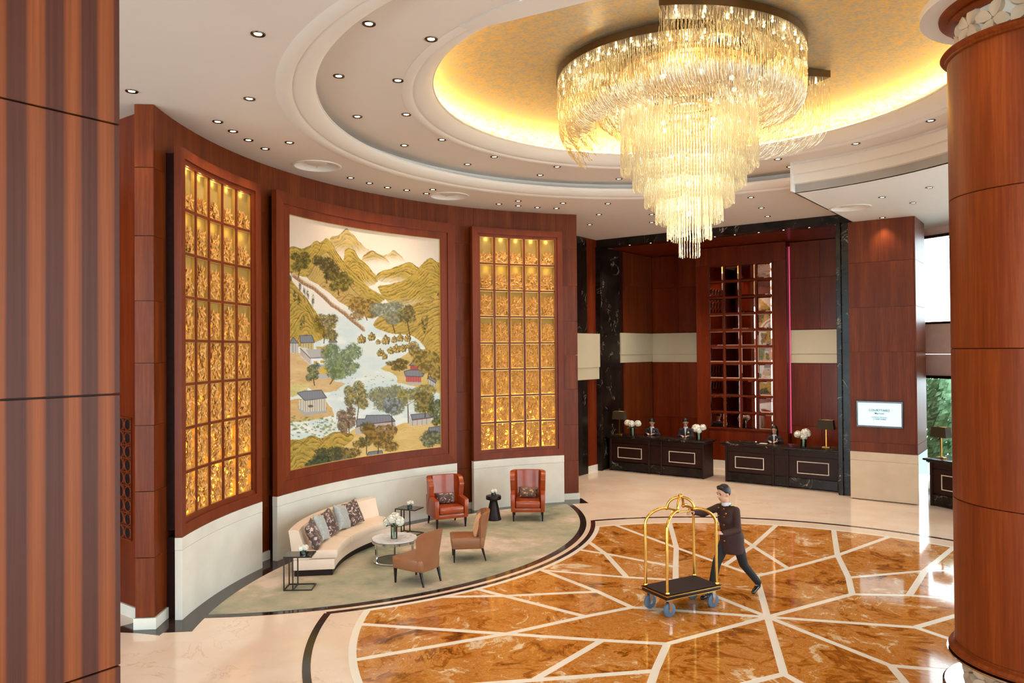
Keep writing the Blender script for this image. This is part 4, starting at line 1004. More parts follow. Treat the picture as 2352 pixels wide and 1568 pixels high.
# paper grain
IMG *= (0.96 + 0.08 * fbm(PX / 3, PY / 3, 2, 99))[..., None]
ANG = np.radians(MA0 + (MA1 - MA0) * U); RC = WR - 0.19
co = np.stack([CW[0] + RC * np.cos(ANG), CW[1] + RC * np.sin(ANG), MZ1 + (MZ0 - MZ1) * V], -1).reshape(-1, 3)
idx = np.arange(NU * NV).reshape(NV, NU)
q = np.stack([idx[:-1, :-1], idx[1:, :-1], idx[1:, 1:], idx[:-1, 1:]], -1).reshape(-1, 4)
me = bpy.data.meshes.new('canvas')
me.vertices.add(len(co)); me.vertices.foreach_set('co', co.ravel())
me.loops.add(q.size); me.loops.foreach_set('vertex_index', q.ravel().astype(np.int32))
me.polygons.add(len(q)); me.polygons.foreach_set('loop_start', np.arange(0, q.size, 4, dtype=np.int32))
me.update(calc_edges=True)
ca_ = me.color_attributes.new('paint', 'FLOAT_COLOR', 'POINT')
ca_.data.foreach_set('color', np.concatenate([IMG.reshape(-1, 3), np.ones((NU * NV, 1))], 1).astype(np.float32).ravel())
me.polygons.foreach_set('use_smooth', np.ones(len(q), bool))
mt, nt, b, L = newmat('painted_silk')
at = nd(nt, 'ShaderNodeVertexColor', layer_name='paint'); L.new(at.outputs[0], b.inputs['Base Color']); b.inputs['Roughness'].default_value = 0.7; b.inputs['Specular IOR Level'].default_value = 0.2
mural = thing('mural_painting', 'large curved mural of ochre mountains, a river and pavilions in a wood frame', 'painting', (0, 0, 0))
link('canvas', me, mt, mural)
frame_strips('frame', mural, 197.45, 161.75, 1.17, 6.77, 195.9, 163.2, 1.41, 6.55, WR - 0.257, WR - 0.155, M['wood_frame'], 30)
frame_strips('backing_box', mural, 196.6, 162.6, 1.26, 6.68, 194.0, 165.0, 1.7, 6.3, WR - 0.157, WR + 0.005, M['wood_dark'], 30)
frame_strips('frame_step', mural, 195.95, 163.15, 1.405, 6.555, 194.5, 164.48, 1.57, 6.39, WR - 0.235, WR - 0.15, M['wood_frame'], 30)
frame_strips('gilt_slip', mural, 194.55, 164.42, 1.56, 6.40, 194.40, 164.58, 1.58, 6.38, WR - 0.212, WR - 0.17, M['niche_line'], 30)
# ================================================================== PILLARS
t = thing('square_pillar', 'huge striped wood square pillar at the left edge', 'pillar', (-5.45, 1.36, 0))
MB().box(-0.72, 0.72, -0.94, 0.94, 0, CZ).build('core', M['wood_dark'], t)
zz = [0.0, 0.25, 1.9, 3.55, 5.2, 6.85, CZ]
for za, zb in zip(zz[:-1], zz[1:]):
    MB().box(0.72, 0.75, -0.97, 0.97, za + 0.005, zb - 0.005).build('wood_panel', M['wood_stripe'], t, bevel=0.003, seg=1)
    MB().box(-0.75, 0.718, 0.94, 0.97, za + 0.005, zb - 0.005).build('wood_panel', M['wood_stripe'], t, bevel=0.003, seg=1)
t = thing('round_column', 'fat round reddish wood column with carved flower bands at the right edge', 'column', (-0.25, 9.94, 0))
CR = 0.875
zz = [0.56, 2.14, 3.78, 5.42, 6.96]
for za, zb in zip(zz[:-1], zz[1:]):
    MB().lathe([(CR - 0.02, za), (CR, za + 0.006), (CR, zb - 0.006), (CR - 0.02, zb)], 72).build('shaft_panel', M['wood_column'], t, smooth=30)
def torus_prof(r, z, a): return [(r - 0.1, z - a)] + [(r + a * math.cos(R_(q)), z + a * math.sin(R_(q))) for q in range(-90, 91, 15)] + [(r - 0.1, z + a)]
MB().lathe([(0.7, 6.955), (0.88, 6.955), (0.90, 6.965), (0.90, 6.985), (0.93, 7.0), (0.945, 7.02), (0.93, 7.045), (0.90, 7.05), (0.7, 7.05)], 72).build('neck_moulding', M['wood_column'], t, smooth=40)
MB().lathe([(0.74, 7.05), (0.74, 7.40)], 72).build('frieze_drum', M['plinth'], t, smooth=40)
MB().lathe([(0.7, 7.37), (0.84, 7.37), (0.875, 7.385), (0.86, 7.41), (0.84, 7.42), (0.90, 7.43), (0.95, 7.45), (0.955, 7.48), (0.7, 7.48)], 72).build('cap_moulding', M['wood_column'], t, smooth=40)
MB().lathe([(0.7, 7.475), (1.14, 7.475), (1.14, 7.56), (0.7, 7.56)], 72).build('ceiling_collar', M['cornice'], t, smooth=30)
MB().lathe([(0.7, 0.46), (0.90, 0.46), (0.935, 0.475), (0.94, 0.50), (0.92, 0.53), (0.885, 0.54), (0.885, 0.565), (0.7, 0.565)], 72).build('base_moulding', M['wood_column'], t, smooth=40)
MB().lathe([(0.7, 0.44), (0.955, 0.44), (0.955, 0.458), (0.7, 0.458)], 72).build('metal_flange', M['chrome'], t, smooth=30)
MB().lathe([(0.74, 0.09), (0.74, 0.45)], 72).build('frieze_drum', M['plinth'], t, smooth=40)
MB().lathe([(0.7, 0.0), (1.0, 0.0), (1.0, 0.075), (0.98, 0.09), (0.7, 0.09)], 72).build('metal_foot', M['chrome'], t, smooth=30)
def petal_mesh(ln, wd):
    A = []; B = []
    for i in range(7):
        s_ = i / 6; w_ = wd * math.sin(PI * min(1, s_ * 0.94 + 0.04)) ** 0.75
        ra = []; rb = []
        for j in range(5):
            q = j / 4 * 2 - 1; ra.append((q * w_, -0.035 - 0.03 * math.sin(PI * s_) * (1 - 0.55 * (1 - abs(q)) ** 2), 0.015 + s_ * ln)); rb.append((q * w_, 0.02, 0.015 + s_ * ln))
        A.append(ra); B.append(rb)
    return MB().shell(A, B).mesh('petal', smooth=50)
pmesh = petal_mesh(0.19, 0.062)
pmesh.materials.append(M['stone_warm'])
for zc in (7.22, 0.27):
    for k in range(15):
        a = 2 * PI * k / 15 + (0.15 if zc < 1 else 0)
        for q in range(4):
            o = bpy.data.objects.new('petal', pmesh); COL.objects.link(o); o.parent = t
            o.matrix_local = Matrix.Rotation(a + PI / 2, 4, 'Z') @ Matrix.Translation((0, -0.735, zc + (0.02 if k % 2 else -0.02))) @ Matrix.Rotation(R_(32 + 90 * q + (10 if k % 2 else -8)), 4, 'Y')
# ================================================================== CHANDELIER
ch = thing('chandelier', 'huge crystal chandelier of three swirling wings around a tiered waterfall of strands', 'chandelier', (CC[0], CC[1], 5.17))
ZB = 5.17
PZ = 8.04 - ZB            # underside of the mounting plates, local
class Rods:
    def __init__(s): s.a = []; s.b = []; s.r = []
    def add(s, a, b, r): s.a.append(a); s.b.append(b); s.r.append(r)
    def build(s, name, mat, parent, sides=4, kind='stuff'):
        A = np.array(s.a, float); B = np.array(s.b, float); r = np.array(s.r, float)[:, None]
        d = B - A; d /= np.linalg.norm(d, axis=1)[:, None] + 1e-9
        up = np.where(np.abs(d[:, 2:3]) < 0.9, np.array([[0, 0, 1.]]), np.array([[1., 0, 0]]))
        u = np.cross(d, up); u /= np.linalg.norm(u, axis=1)[:, None]; v = np.cross(u, d)
        ring = []
        ph = RNG.uniform(0, PI, len(A))[:, None]
        for P_ in (A, B):
            for k in range(sides):
                t_ = 2 * PI * k / sides + ph; ring.append(P_ + (u * np.cos(t_) + v * np.sin(t_)) * r)
        Vv = np.stack(ring, 1).reshape(-1, 3); n = len(A); k2 = 2 * sides
        base_ = (np.arange(n) * k2)[:, None]
        fs = [np.concatenate([base_ + k, base_ + (k + 1) % sides, base_ + sides + (k + 1) % sides, base_ + sides + k], 1) for k in range(sides)]
        F = np.concatenate(fs, 0)
        me = bpy.data.meshes.new(name); me.vertices.add(len(Vv)); me.vertices.foreach_set('co', Vv.ravel())
        me.loops.add(F.size); me.loops.foreach_set('vertex_index', F.ravel().astype(np.int32)); me.polygons.add(len(F)); me.polygons.foreach_set('loop_start', np.arange(0, F.size, 4, dtype=np.int32))
        me.update(calc_edges=True)
        o = link(name, me, mat, parent)
        if kind: o['kind'] = kind
        return o
def wing_r(s): return 1.52 + 0.83 * (1 - s) ** 1.6       # plan radius along a wing, s=0 at the cut outer end
for w_ in range(3):
    st = (45, 165, 285)[w_]
    path = [(wing_r(i / 40), st + 142 * i / 40) for i in range(41)]
    # mounting plate: curved strip with a deep rim
    A = []; B = []
    for r_, a_ in path:
        wd = 0.42
        A.append([(r_ * math.cos(R_(a_)), r_ * math.sin(R_(a_)), PZ), ((r_ - wd) * math.cos(R_(a_)), (r_ - wd) * math.sin(R_(a_)), PZ)])
        B.append([(r_ * math.cos(R_(a_)), r_ * math.sin(R_(a_)), PZ + 0.11), ((r_ - wd) * math.cos(R_(a_)), (r_ - wd) * math.sin(R_(a_)), PZ + 0.11)])
    plate_o = MB().shell(A, B).build('mounting_plate', M['bronze'], ch, smooth=30)
    rods = Rods(); rd = random.Random(30 + w_)
    for row in range(4):
        off = 0.02 + 0.12 * row
        npos = 128 - 10 * row
        for i in range(npos):
            s_ = (i + rd.random() * 0.3) / npos; a_ = R_(st + 142 * s_); r_ = wing_r(s_) - off
            Ls = (1.22 - 0.45 * s_) * (1 - 0.10 * row) * rd.uniform(0.96, 1.04)
            z = PZ; rcur = r_; k = 0; dz_total = 0
            acur = a_
            while dz_total < Ls:
                seg = rd.uniform(0.055, 0.1)
                f = dz_total / Ls
                lean = 0.0 if f < 0.5 else (f - 0.5) * 2.0       # lower rods sweep inwards like a bowl
                dr = -seg * math.sin(lean * 1.15); dz = -seg * math.cos(lean * 1.15)
                da = lean * 0.55 * seg / max(0.3, rcur)
                p0 = (rcur * math.cos(acur), rcur * math.sin(acur), z)
                rcur += dr; z += dz; acur += da
                j = 0.010
                p1 = (rcur * math.cos(acur) + rd.uniform(-j, j), rcur * math.sin(acur) + rd.uniform(-j, j), z)
                rods.add(p0, p1, rd.uniform(0.0045, 0.0075)); dz_total += seg + 0.006
                z -= 0.006
    rods.build('crystal_wing', M['crystal'], ch)
    for i in range(15):
        s_ = (i + 0.5) / 15; a_ = R_(st + 142 * s_)
        for o_ in (0.09, 0.26):
            r_ = wing_r(s_) - o_ - (0.03 if i % 2 else 0)
            MB().ell((r_ * math.cos(a_), r_ * math.sin(a_), PZ - 0.02), 0.018, 8, 6).build('bulb', M['bulb'], plate_o)
TIER = [(1.02, 6.50, 8.0), (0.84, 6.235, 8.0), (0.665, 5.97, 7.6), (0.50, 5.71, 7.4), (0.33, 5.445, 7.2), (0.155, 5.18, 7.0)]
MB().lathe([(0.92, PZ), (1.05, PZ), (1.05, PZ + 0.11), (0.92, PZ + 0.11), (0.92, PZ)], 64).build('centre_ring', M['bronze'], ch, smooth=30)
MB().lathe([(0.0, PZ + 0.02), (0.93, PZ + 0.02), (0.93, PZ + 0.08), (0.0, PZ + 0.08)], 64).build('centre_plate', M['brass_dull'], ch, smooth=30)
for q, (r_, zb, zt) in enumerate(TIER):
    rods = Rods(); rd = random.Random(60 + q)
    for sub in range(2 if q < 5 else 1):
        rr_ = r_ - 0.05 * sub
        npos = max(16, int(2 * PI * rr_ / 0.042))
        for i in range(npos):
            a_ = 2 * PI * (i + 0.5 * sub + rd.uniform(-.1, .1)) / npos; x, y = rr_ * math.cos(a_), rr_ * math.sin(a_)
            # scalloped hem: groups of strands hang in U-shaped lobes
            lob = (a_ / (2 * PI) * (10 if q < 4 else 6 if q < 5 else 1)) % 1.0
            z0_ = zb - ZB + (0.07 * (2 * lob - 1) ** 4 if q < 5 else rd.uniform(0, 0.03)) + 0.02 * sub
            z1_ = zt - ZB if sub == 0 else min(zt - ZB, z0_ + 1.1)
            z = z0_
            while z < z1_:
                h_ = 0.06 if z < z0_ + 0.9 else 0.2
                rods.add((x, y, z), (x + rd.uniform(-.003, .003), y + rd.uniform(-.003, .003), min(z + h_ * 0.86, z1_)), (0.0078 if z < z0_ + 0.07 else 0.0055)); z += h_
    rods.build('crystal_tier', M['crystal_bead'], ch)
    MB().lathe([(r_ - 0.06, zt - ZB - 0.02), (r_ + 0.01, zt - ZB - 0.02), (r_ + 0.01, zt - ZB), (r_ - 0.06, zt - ZB), (r_ - 0.06, zt - ZB - 0.02)], 48).build('tier_hoop', M['brass_dull'], ch)
for z_, r_, n_ in ((7.75, 0.72, 8), (7.2, 0.42, 6), (6.75, 0.25, 4), (6.3, 0.0, 1), (5.85, 0.0, 1)):
    for k in range(n_):
        a_ = 2 * PI * k / n_ + z_
        p = (r_ * math.cos(a_), r_ * math.sin(a_), z_ - ZB)
        MB().ell(p, 0.035, 10, 8).build('bulb', M['bulb'], ch)
for z_, e_ in ((7.7, 1.3), (7.25, 1.4), (6.8, 1.3), (6.4, 0.9), (6.0, 0.5), (5.6, 0.25)):
    light('chandelier_lamp', 'POINT', (0, 0, z_ - ZB), CHANDELIER_W * e_, (1.0, 0.85, 0.58), ch, shadow_soft_size=0.12)
for w_ in range(3):
    for s_ in (0.15, 0.5, 0.85):
        a_ = R_((45, 165, 285)[w_] + 142 * s_); r_ = wing_r(s_) - 0.3
        light('wing_lamp', 'POINT', (r_ * math.cos(a_), r_ * math.sin(a_), PZ - 0.25), CHANDELIER_W * 0.22, (1.0, 0.84, 0.55), ch, shadow_soft_size=0.06)
# ================================================================== DOWNLIGHTS AND VENTS
rim = MB().lathe([(0.038, 0.012), (0.05, -0.001), (0.066, -0.010), (0.076, -0.008), (0.08, 0.0), (0.08, 0.006)], 24, caps=False).mesh('rim', smooth=40); rim.materials.append(M['bronze'])
can = MB().lathe([(0.0, 0.012), (0.040, 0.012), (0.042, 0.003), (0.0, 0.004)], 20).mesh('lamp', smooth=40); can.materials.append(M['led_white'])
LD2 = bpy.data.lights.new('lintel_beam', 'SPOT'); LD2.energy = DOWNLIGHT_W * 2.6; LD2.color = (1.0, 0.86, 0.68); LD2.spot_size = R_(110); LD2.spot_blend = 0.8; LD2.shadow_soft_size = 0.05
LD = bpy.data.lights.new('downlight_beam', 'SPOT'); LD.energy = DOWNLIGHT_W; LD.color = (1.0, 0.85, 0.66); LD.spot_size = R_(95); LD.spot_blend = 0.8; LD.shadow_soft_size = 0.05
def downlight(x, y, z, label, group, beam=True, s=1.0):
    t = thing('downlight', label, 'downlight', (x, y, z), 0, group)
    for nm, me_ in (('rim', rim), ('lamp', can)):
        o = bpy.data.objects.new(nm, me_); COL.objects.link(o); o.parent = t; o.scale = (s, s, s)
        o.location = (0, 0, -0.004 if nm == 'rim' else -0.008)
    if beam:
        o = bpy.data.objects.new('beam', LD if s == 1.0 else LD2); COL.objects.link(o); o.parent = t; o.location = (0, 0, -0.05)
    return t
for a_ in range(-110, 236, 20):
    sect = SA0 < ((a_ + 180) % 360 - 180) < SA1
    x, y = pt(CC, 4.38, a_); 
    if dist((x, y), (-0.25, 9.94)) > 1.3: downlight(x, y, 7.55, 'small recessed downlight in the ring closest to the gold dome', 'downlights around the dome rim')
    if not sect:
        x, y = pt(CC, 5.18, a_); downlight(x, y, 7.55, 'small recessed downlight in the stepped ceiling ring, row away from the dome', 'downlights along the outside of the stepped ring')
for x, y in [(-7.08, 5.0), (-8.99, 6.21), (-10.36, 7.91), (-11.0, 12.1), (-10.3, 14.25), (-9.63, 15.12), (-8.83, 15.83), (-5.9, 17.24)]:
    downlight(x, y, CZ, 'recessed downlight on the main ceiling just beside the large white cornice', 'downlights beside the cornice')
for x, y in [(-10.26, 6.54), (-10.52, 6.97), (-10.76, 7.41), (-11.0, 7.9)]: downlight(x, y, CZ, 'one of the four wall washers above the left gilt niche panel', 'wall washers over the left gilt panel')
for x, y in [(-11.53, 10.27), (-11.59, 10.83), (-11.6, 11.35), (-11.47, 11.79), (-11.39, 12.32)]: downlight(x, y, CZ, 'one of the five wall washers above the mural', 'wall washers over the mural')
for x, y in [(-10.87, 14.26), (-10.64, 14.72), (-10.41, 15.19), (-10.11, 15.57)]: downlight(x, y, CZ, 'one of the four wall washers above the gilt panel by the reception', 'wall washers over the right gilt panel')
downlight(-9.95, 5.09, CZ, 'single recessed downlight beside the top of the striped square pillar', 'lone downlight')
for x, y in [(-9.72, 16.96), (-8.66, 17.81), (-6.14, 18.69), (-10.7, 18.16), (-9.2, 18.92), (-6.41, 20.0)]: downlight(x, y, CZ, 'recessed downlight in the ceiling in front of the reception recess', 'downlights before the reception')
for x, y in [(-11.45, 15.9), (-11.35, 16.9), (-11.5, 17.8)]: downlight(x, y, CZ, 'unseen downlight added to brighten the passage behind the end of the curved wall', 'added passage downlights', True, 0.95)  # unseen lamps, added to brighten the passage wall reflected in the mirror
for x, y in [(-3.22, 17.57), (-2.8, 18.68), (-3.73, 20.35), (-2.27, 17.1)]: downlight(x, y, 6.97, 'recessed downlight in the lowered white soffit at the right', 'downlights in the lowered soffit')
for x in (-11.04, -10.33, -9.63, -8.9, -8.3, -7.71, -7.03, -6.35, -5.67, -4.99): downlight(x, 21.15, 7.03, 'tiny downlight under the black marble lintel of the reception', 'downlights under the marble lintel', True, 0.6)
def vent(x, y, z, label):
    t = thing('ceiling_diffuser', label, 'air diffuser', (x, y, z))
    MB().lathe([(0.40, 0.002), (0.45, 0.0), (0.45, -0.012), (0.43, -0.018), (0.40, -0.012), (0.385, 0.02), (0.30, 0.09), (0.16, 0.12), (0.0, 0.125), (0.0, 0.135), (0.17, 0.13), (0.32, 0.10), (0.398, 0.03), (0.40, 0.002)], 44, caps=False).build('bowl', M['cornice'], t, smooth=50)
    MB().lathe([(0.0, 0.035), (0.16, 0.037), (0.19, 0.048), (0.16, 0.06), (0.0, 0.065)], 32).build('disc', M['cornice'], t, smooth=40)
    for a in (0, 120, 240): MB(Matrix.Rotation(R_(a + 20), 4, 'Z')).box(0.15, 0.33, -0.008, 0.008, 0.045, 0.06).build('strut', M['cornice'], t)
vent(-11.29, 9.23, CZ, 'round air diffuser on the ceiling between the left gilt panel and the mural')
vent(-11.19, 12.84, CZ, 'round air diffuser on the ceiling between the mural and the right gilt panel')
vent(-4.05, 18.45, 6.97, 'round air diffuser in the lowered white soffit at the right')
# ================================================================== LOUNGE FURNITURE
SC = (-7.84, 10.83)          # plan centre of the curved sofa
t = thing('curved_sofa', 'long curved cream leather sofa against the stone plinth under the mural', 'sofa', (-11.2, 9.6, 0.008))
def sofa_part(name, r0, r1, a0, a1, z0, z1, mat, bevel=0.02, n=26, parent=None):
    c = (SC[0] + 11.2, SC[1] - 9.6)
    return MB().arcslab(c, r0, r1, a0, a1, z0, z1, n).build(name, mat, parent or t, bevel=bevel, smooth=40)
sofa_part('toe_kick', 3.22, 3.85, 178.6, 223.4, 0.0, 0.10, M['espresso'], 0)
sofa_part('base', 3.18, 3.88, 178.2, 223.8, 0.10, 0.285, M['leather_cream'])
sofa_part('seat_cushion', 3.13, 3.72, 178.0, 205.7, 0.29, 0.43, M['leather_cream'], 0.03)
sofa_part('seat_cushion', 3.13, 3.72, 206.1, 224.0, 0.29, 0.43, M['leather_cream'], 0.03)
c = (SC[0] + 11.2, SC[1] - 9.6); A = []; B = []
for i in range(31):
    a = R_(178.0 + 46.0 * i / 30); ca, sa = math.cos(a), math.sin(a)
    A.append([(c[0] + r * ca, c[1] + r * sa, z) for r, z in ((3.60, 0.29), (3.66, 0.43), (3.74, 0.66), (3.77, 0.775), (3.83, 0.79))])
    B.append([(c[0] + r * ca, c[1] + r * sa, z) for r, z in ((3.88, 0.29), (3.89, 0.43), (3.92, 0.66), (3.94, 0.775), (3.90, 0.79))])
MB().shell(A, B).build('backrest', M['leather_cream'], t, smooth=50)
def pillow_mesh(name, w_, h_, th, n=12):
    A = []; B = []
    for i in range(n + 1):
        u = i / n * 2 - 1; ra = []; rb = []
        for j in range(n + 1):
            v = j / n * 2 - 1
            x = w_ / 2 * u * (1 - 0.10 * (1 - v * v)); z = h_ / 2 * v * (1 - 0.10 * (1 - u * u))
            d = th / 2 * (max(0, 1 - u ** 4) * max(0, 1 - v ** 4)) ** 0.6 + 0.004
            ra.append((x, -d, z + h_ / 2)); rb.append((x, d, z + h_ / 2))
        A.append(ra); B.append(rb)
    return MB().shell(A, B).mesh(name, smooth=70)
def pillow(label, loc, rotz, tilt, mat, w_=0.46, h_=0.46, th=0.17, roll=0.0, cat='cushion', name='throw_pillow', group=None):
    me = pillow_mesh(name, w_, h_, th); o = link(name, me, mat)
    o.matrix_world = Matrix.Translation(loc) @ Matrix.Rotation(rotz, 4, 'Z') @ Matrix.Rotation(tilt, 4, 'X') @ Matrix.Rotation(roll, 4, 'Y')
    return tag(o, label, cat, group)
for k, (a, mt_, lb) in enumerate([(220.2, 'pillow_floral', 'brown floral cushion nearest the outer end of the cream sofa'), (213.0, 'pillow_silver', 'silver satin cushion squeezed between the outer two brown floral cushions'),
                                  (205.8, 'pillow_floral', 'brown floral cushion in the middle of the five on the cream sofa'), (198.6, 'pillow_silver', 'silver satin cushion next to the darkest floral cushion on the sofa'), (191.4, 'pillow_floral', 'dark floral cushion farthest along the cream sofa towards the vase')]):
    p = pt(SC, 3.46, a); f = (SC[0] - p[0], SC[1] - p[1]); l = math.hypot(*f); f = (f[0] / l, f[1] / l)
    pillow(lb, (p[0], p[1], 0.438), facing(*f) + R_(4 if k % 2 else -4), R_(-22), M[mt_], 0.42, 0.49, 0.16, R_(10 if k % 2 else -8))
# ---- wing chairs
def wing_chair(label, loc, rot):
    t = thing('wing_chair', label, 'armchair', loc, rot, 'orange leather wing chairs')
    lm = M['leather_orange']
    MB().box(-0.36, 0.36, -0.32, 0.33, 0.20, 0.30).build('seat_frame', lm, t, bevel=0.02, smooth=40)
    MB().box(-0.275, 0.275, -0.345, 0.24, 0.30, 0.45).build('seat_cushion', lm, t, bevel=0.035, seg=3, smooth=50)
    for s_ in (-1, 1):
        MB().add([(s_ * 0.28, -0.34, 0.21), (s_ * 0.375, -0.34, 0.21), (s_ * 0.37, 0.3, 0.21), (s_ * 0.28, 0.3, 0.21), (s_ * 0.285, -0.35, 0.60), (s_ * 0.385, -0.35, 0.60), (s_ * 0.385, 0.30, 0.66), (s_ * 0.285, 0.30, 0.66)],
                 [(0, 3, 2, 1), (4, 5, 6, 7), (0, 1, 5, 4), (1, 2, 6, 5), (2, 3, 7, 6), (3, 0, 4, 7)]).build('arm', lm, t, bevel=0.022, smooth=40)
        MB().taper(s_ * 0.32, -0.29, 0.0, 0.205, 0.013, 0.013, 0.024, 0.024).build('leg', M['espresso'], t)
        MB().taper(s_ * 0.31, 0.36, 0.0, 0.205, 0.013, 0.013, 0.024, 0.024, 0, -0.08).build('leg', M['espresso'], t)
    # back with wings: a U in plan
    A = []; B = []
    n = 24
    for i in range(n + 1):
        s_ = i / n * 2 - 1; au = abs(s_)
        def plan(off, z):
            flare = 1 + 0.05 * (z - 0.45) / 0.6
            if au < 0.52:
                x = s_ / 0.52 * (0.30 - off * 0.6) * flare; y = 0.30 - off - 0.03 * (au / 0.52) ** 2
            else:
                q = (au - 0.52) / 0.48; ang = q * PI / 2
                x = math.copysign((0.30 - off * .6 + 0.085 * math.sin(min(1, q * 1.6) * PI / 2)) * flare, s_); y = 0.27 - off * (1 - q) - 0.33 * q ** 1.25
            return x, y + 0.10 * (z - 0.40)
        top = 1.055 - 0.02 * au ** 2 - 0.16 * au ** 14
        low = 0.30 if au < 0.6 else 0.30 + (au - 0.6) / 0.4 * 0.33
        ra = []; rb = []
        for j in range(9):
            z = low + (top - low) * j / 8
            pull = 0.12 * max(0, au - 0.55) * (1 - (z - low) / (top - low)) * 2.2
            xi, yi = plan(0.095, z); xo, yo = plan(0.0, z)
            if au >= 0.52:
                q = (au - 0.52) / 0.48; xi = xo - math.copysign(0.085 + 0.02 * q, s_); yi = yo - 0.06 * (1 - q)
            ra.append((xi, yi + pull * .6, z)); rb.append((xo, yo + pull * .6, z))
        A.append(ra); B.append(rb)
    MB().shell(A, B).build('backrest', lm, t, bevel=0.0, smooth=55)
    return t
w1 = wing_chair('orange leather wing chair beside the dark side table, brown and silver floral pillow', (-11.03, 12.52, 0.008), facing(0.87, -0.5))
w2 = wing_chair('orange leather wing chair in front of the right gilt panel plinth', (-9.95, 14.05, 0.008), facing(0.57, -0.82))
def on_chair(chair, label, mat, y=0.08, z=0.45):
    a = chair.rotation_euler[2]; l = chair.location
    x_, y_ = -y * math.sin(a), y * math.cos(a)
    return pillow(label, (l[0] + x_, l[1] + y_, z + 0.01), a, R_(-24), mat, 0.42, 0.24, 0.13, R_(3), name='lumbar_pillow')
on_chair(w1, 'oblong brown and silver floral pillow on the wing chair beside the side table', M['pillow_floral'])
on_chair(w2, 'oblong brown and gold leaf pillow on the wing chair by the pedestal stool', M['pillow_floral_gold'])
# ---- slipper chairs
def slipper_chair(label, loc, rot):
    t = thing('slipper_chair', label, 'chair', loc, rot, 'tan leather slipper chairs'); lm = M['leather_tan']
    A = []; B = []
    MB().add([(-0.29, -0.31, 0.235), (0.29, -0.31, 0.235), (0.235, 0.27, 0.215), (-0.235, 0.27, 0.215), (-0.295, -0.325, 0.435), (0.295, -0.325, 0.435), (0.25, 0.27, 0.43), (-0.25, 0.27, 0.43)],
             [(0, 3, 2, 1), (4, 5, 6, 7), (0, 1, 5, 4), (1, 2, 6, 5), (2, 3, 7, 6), (3, 0, 4, 7)]).build('seat', lm, t, bevel=0.035, seg=3, smooth=50)
    for i in range(19):
        s_ = i / 18 * 2 - 1; ra = []; rb = []
        top = 0.88 - 0.03 * s_ ** 2 - 0.09 * abs(s_) ** 9
        for j in range(9):
            z = 0.23 + (top - 0.23) * j / 8; k = (z - 0.23) / 0.64
            half = 0.245 + 0.075 * k; rake = 0.11 * k
            x = half * math.sin(s_ * 1.18) / math.sin(1.18); y = 0.29 - 0.15 * (1 - math.cos(s_ * 1.18)) - 0.09 * abs(s_) ** 3 * k + rake
            nx, ny = math.sin(s_ * 1.0), math.cos(s_ * 1.0); th = 0.065
            rb.append((x, y, z)); ra.append((x - nx * th, y - ny * th, z))
        A.append(ra); B.append(rb)
    MB().shell(A, B).build('backrest', lm, t, smooth=50)
    for s_ in (-1, 1):
        MB().taper(s_ * 0.255, -0.27, 0.0, 0.24, 0.011, 0.011, 0.021, 0.021).build('leg', M['espresso'], t)
        MB().taper(s_ * 0.215, 0.30, 0.0, 0.23, 0.011, 0.011, 0.021, 0.021, 0, -0.06).build('leg', M['espresso'], t)
    return t
s1 = slipper_chair('tan leather slipper chair with its back to the camera, nearest the onyx floor', (-8.74, 9.2, 0.008), facing(-1.0, -0.04))
s2 = slipper_chair('tan leather slipper chair seen from its side, holding a peach pillow', (-8.95, 10.74, 0.008), facing(-0.72, -0.69))
a = s2.rotation_euler[2]
pillow('peach silk pillow propped on the tan chair seen from its side', (s2.location[0] - 0.12 * math.sin(a), s2.location[1] + 0.12 * math.cos(a), 0.44), a, R_(-16), M['pillow_peach'], 0.37, 0.37, 0.12, R_(12))
# ---- coffee table
t = thing('coffee_table', 'round marble coffee table on a chrome ring base in front of the sofa', 'coffee table', (-9.95, 9.86, 0.008))
MB().lathe([(0.0, 0.385), (0.37, 0.385), (0.40, 0.39), (0.405, 0.405), (0.40, 0.42), (0.0, 0.42)], 56).build('marble_top', M['marble_top'], t, smooth=40)
MB().lathe([(0.34, 0.345), (0.402, 0.345), (0.402, 0.385), (0.34, 0.385), (0.34, 0.345)], 56).build('apron', M['chrome'], t, smooth=40)
MB().lathe([(0.35, 0.0), (0.39, 0.0), (0.39, 0.022), (0.35, 0.022), (0.35, 0.0)], 56).build('base_ring', M['chrome'], t, smooth=40)
for a in (30, 150, 270): MB(Matrix.Rotation(R_(a - 15), 4, 'Z')).box(0.352, 0.385, -0.016, 0.016, 0.02, 0.35).build('leg', M['chrome'], t)
# ---- sled side tables
def side_table(label, loc, rot, w_=0.45, d_=0.34, h_=0.54):
    t = thing('side_table', label, 'side table', loc, rot, 'dark metal side tables')
    MB().box(-w_ / 2, w_ / 2, -d_ / 2, d_ / 2, h_ - 0.022, h_).build('top', M['black_gloss'], t, bevel=0.003, seg=1)
    q = 0.009; e = w_ / 2 - q; f = d_ / 2 - q
    for x in (-e, -e + 0.14):
        for y in (-f, f): MB().box(x - q, x + q, y - q, y + q, 0, h_ - 0.022).build('leg', M['black_metal'], t)
    mb = MB()
    for y in (-f, f): mb.box(-w_ / 2, w_ / 2, y - q, y + q, 0, 2 * q)
    for x in (-e, -e + 0.14, e): mb.box(x - q, x + q, -f, f, 0, 2 * q)
    mb.build('base_frame', M['black_metal'], t)
    return t
st1 = side_table('dark metal side table with white flowers at the near end of the sofa', (-10.07, 7.86, 0.008), math.atan2(0.30, 0.38))
st2 = side_table('dark metal side table with white flowers between the sofa and the wing chair', (-11.15, 11.48, 0.008), math.atan2(0.12, 0.5), 0.48, 0.36)
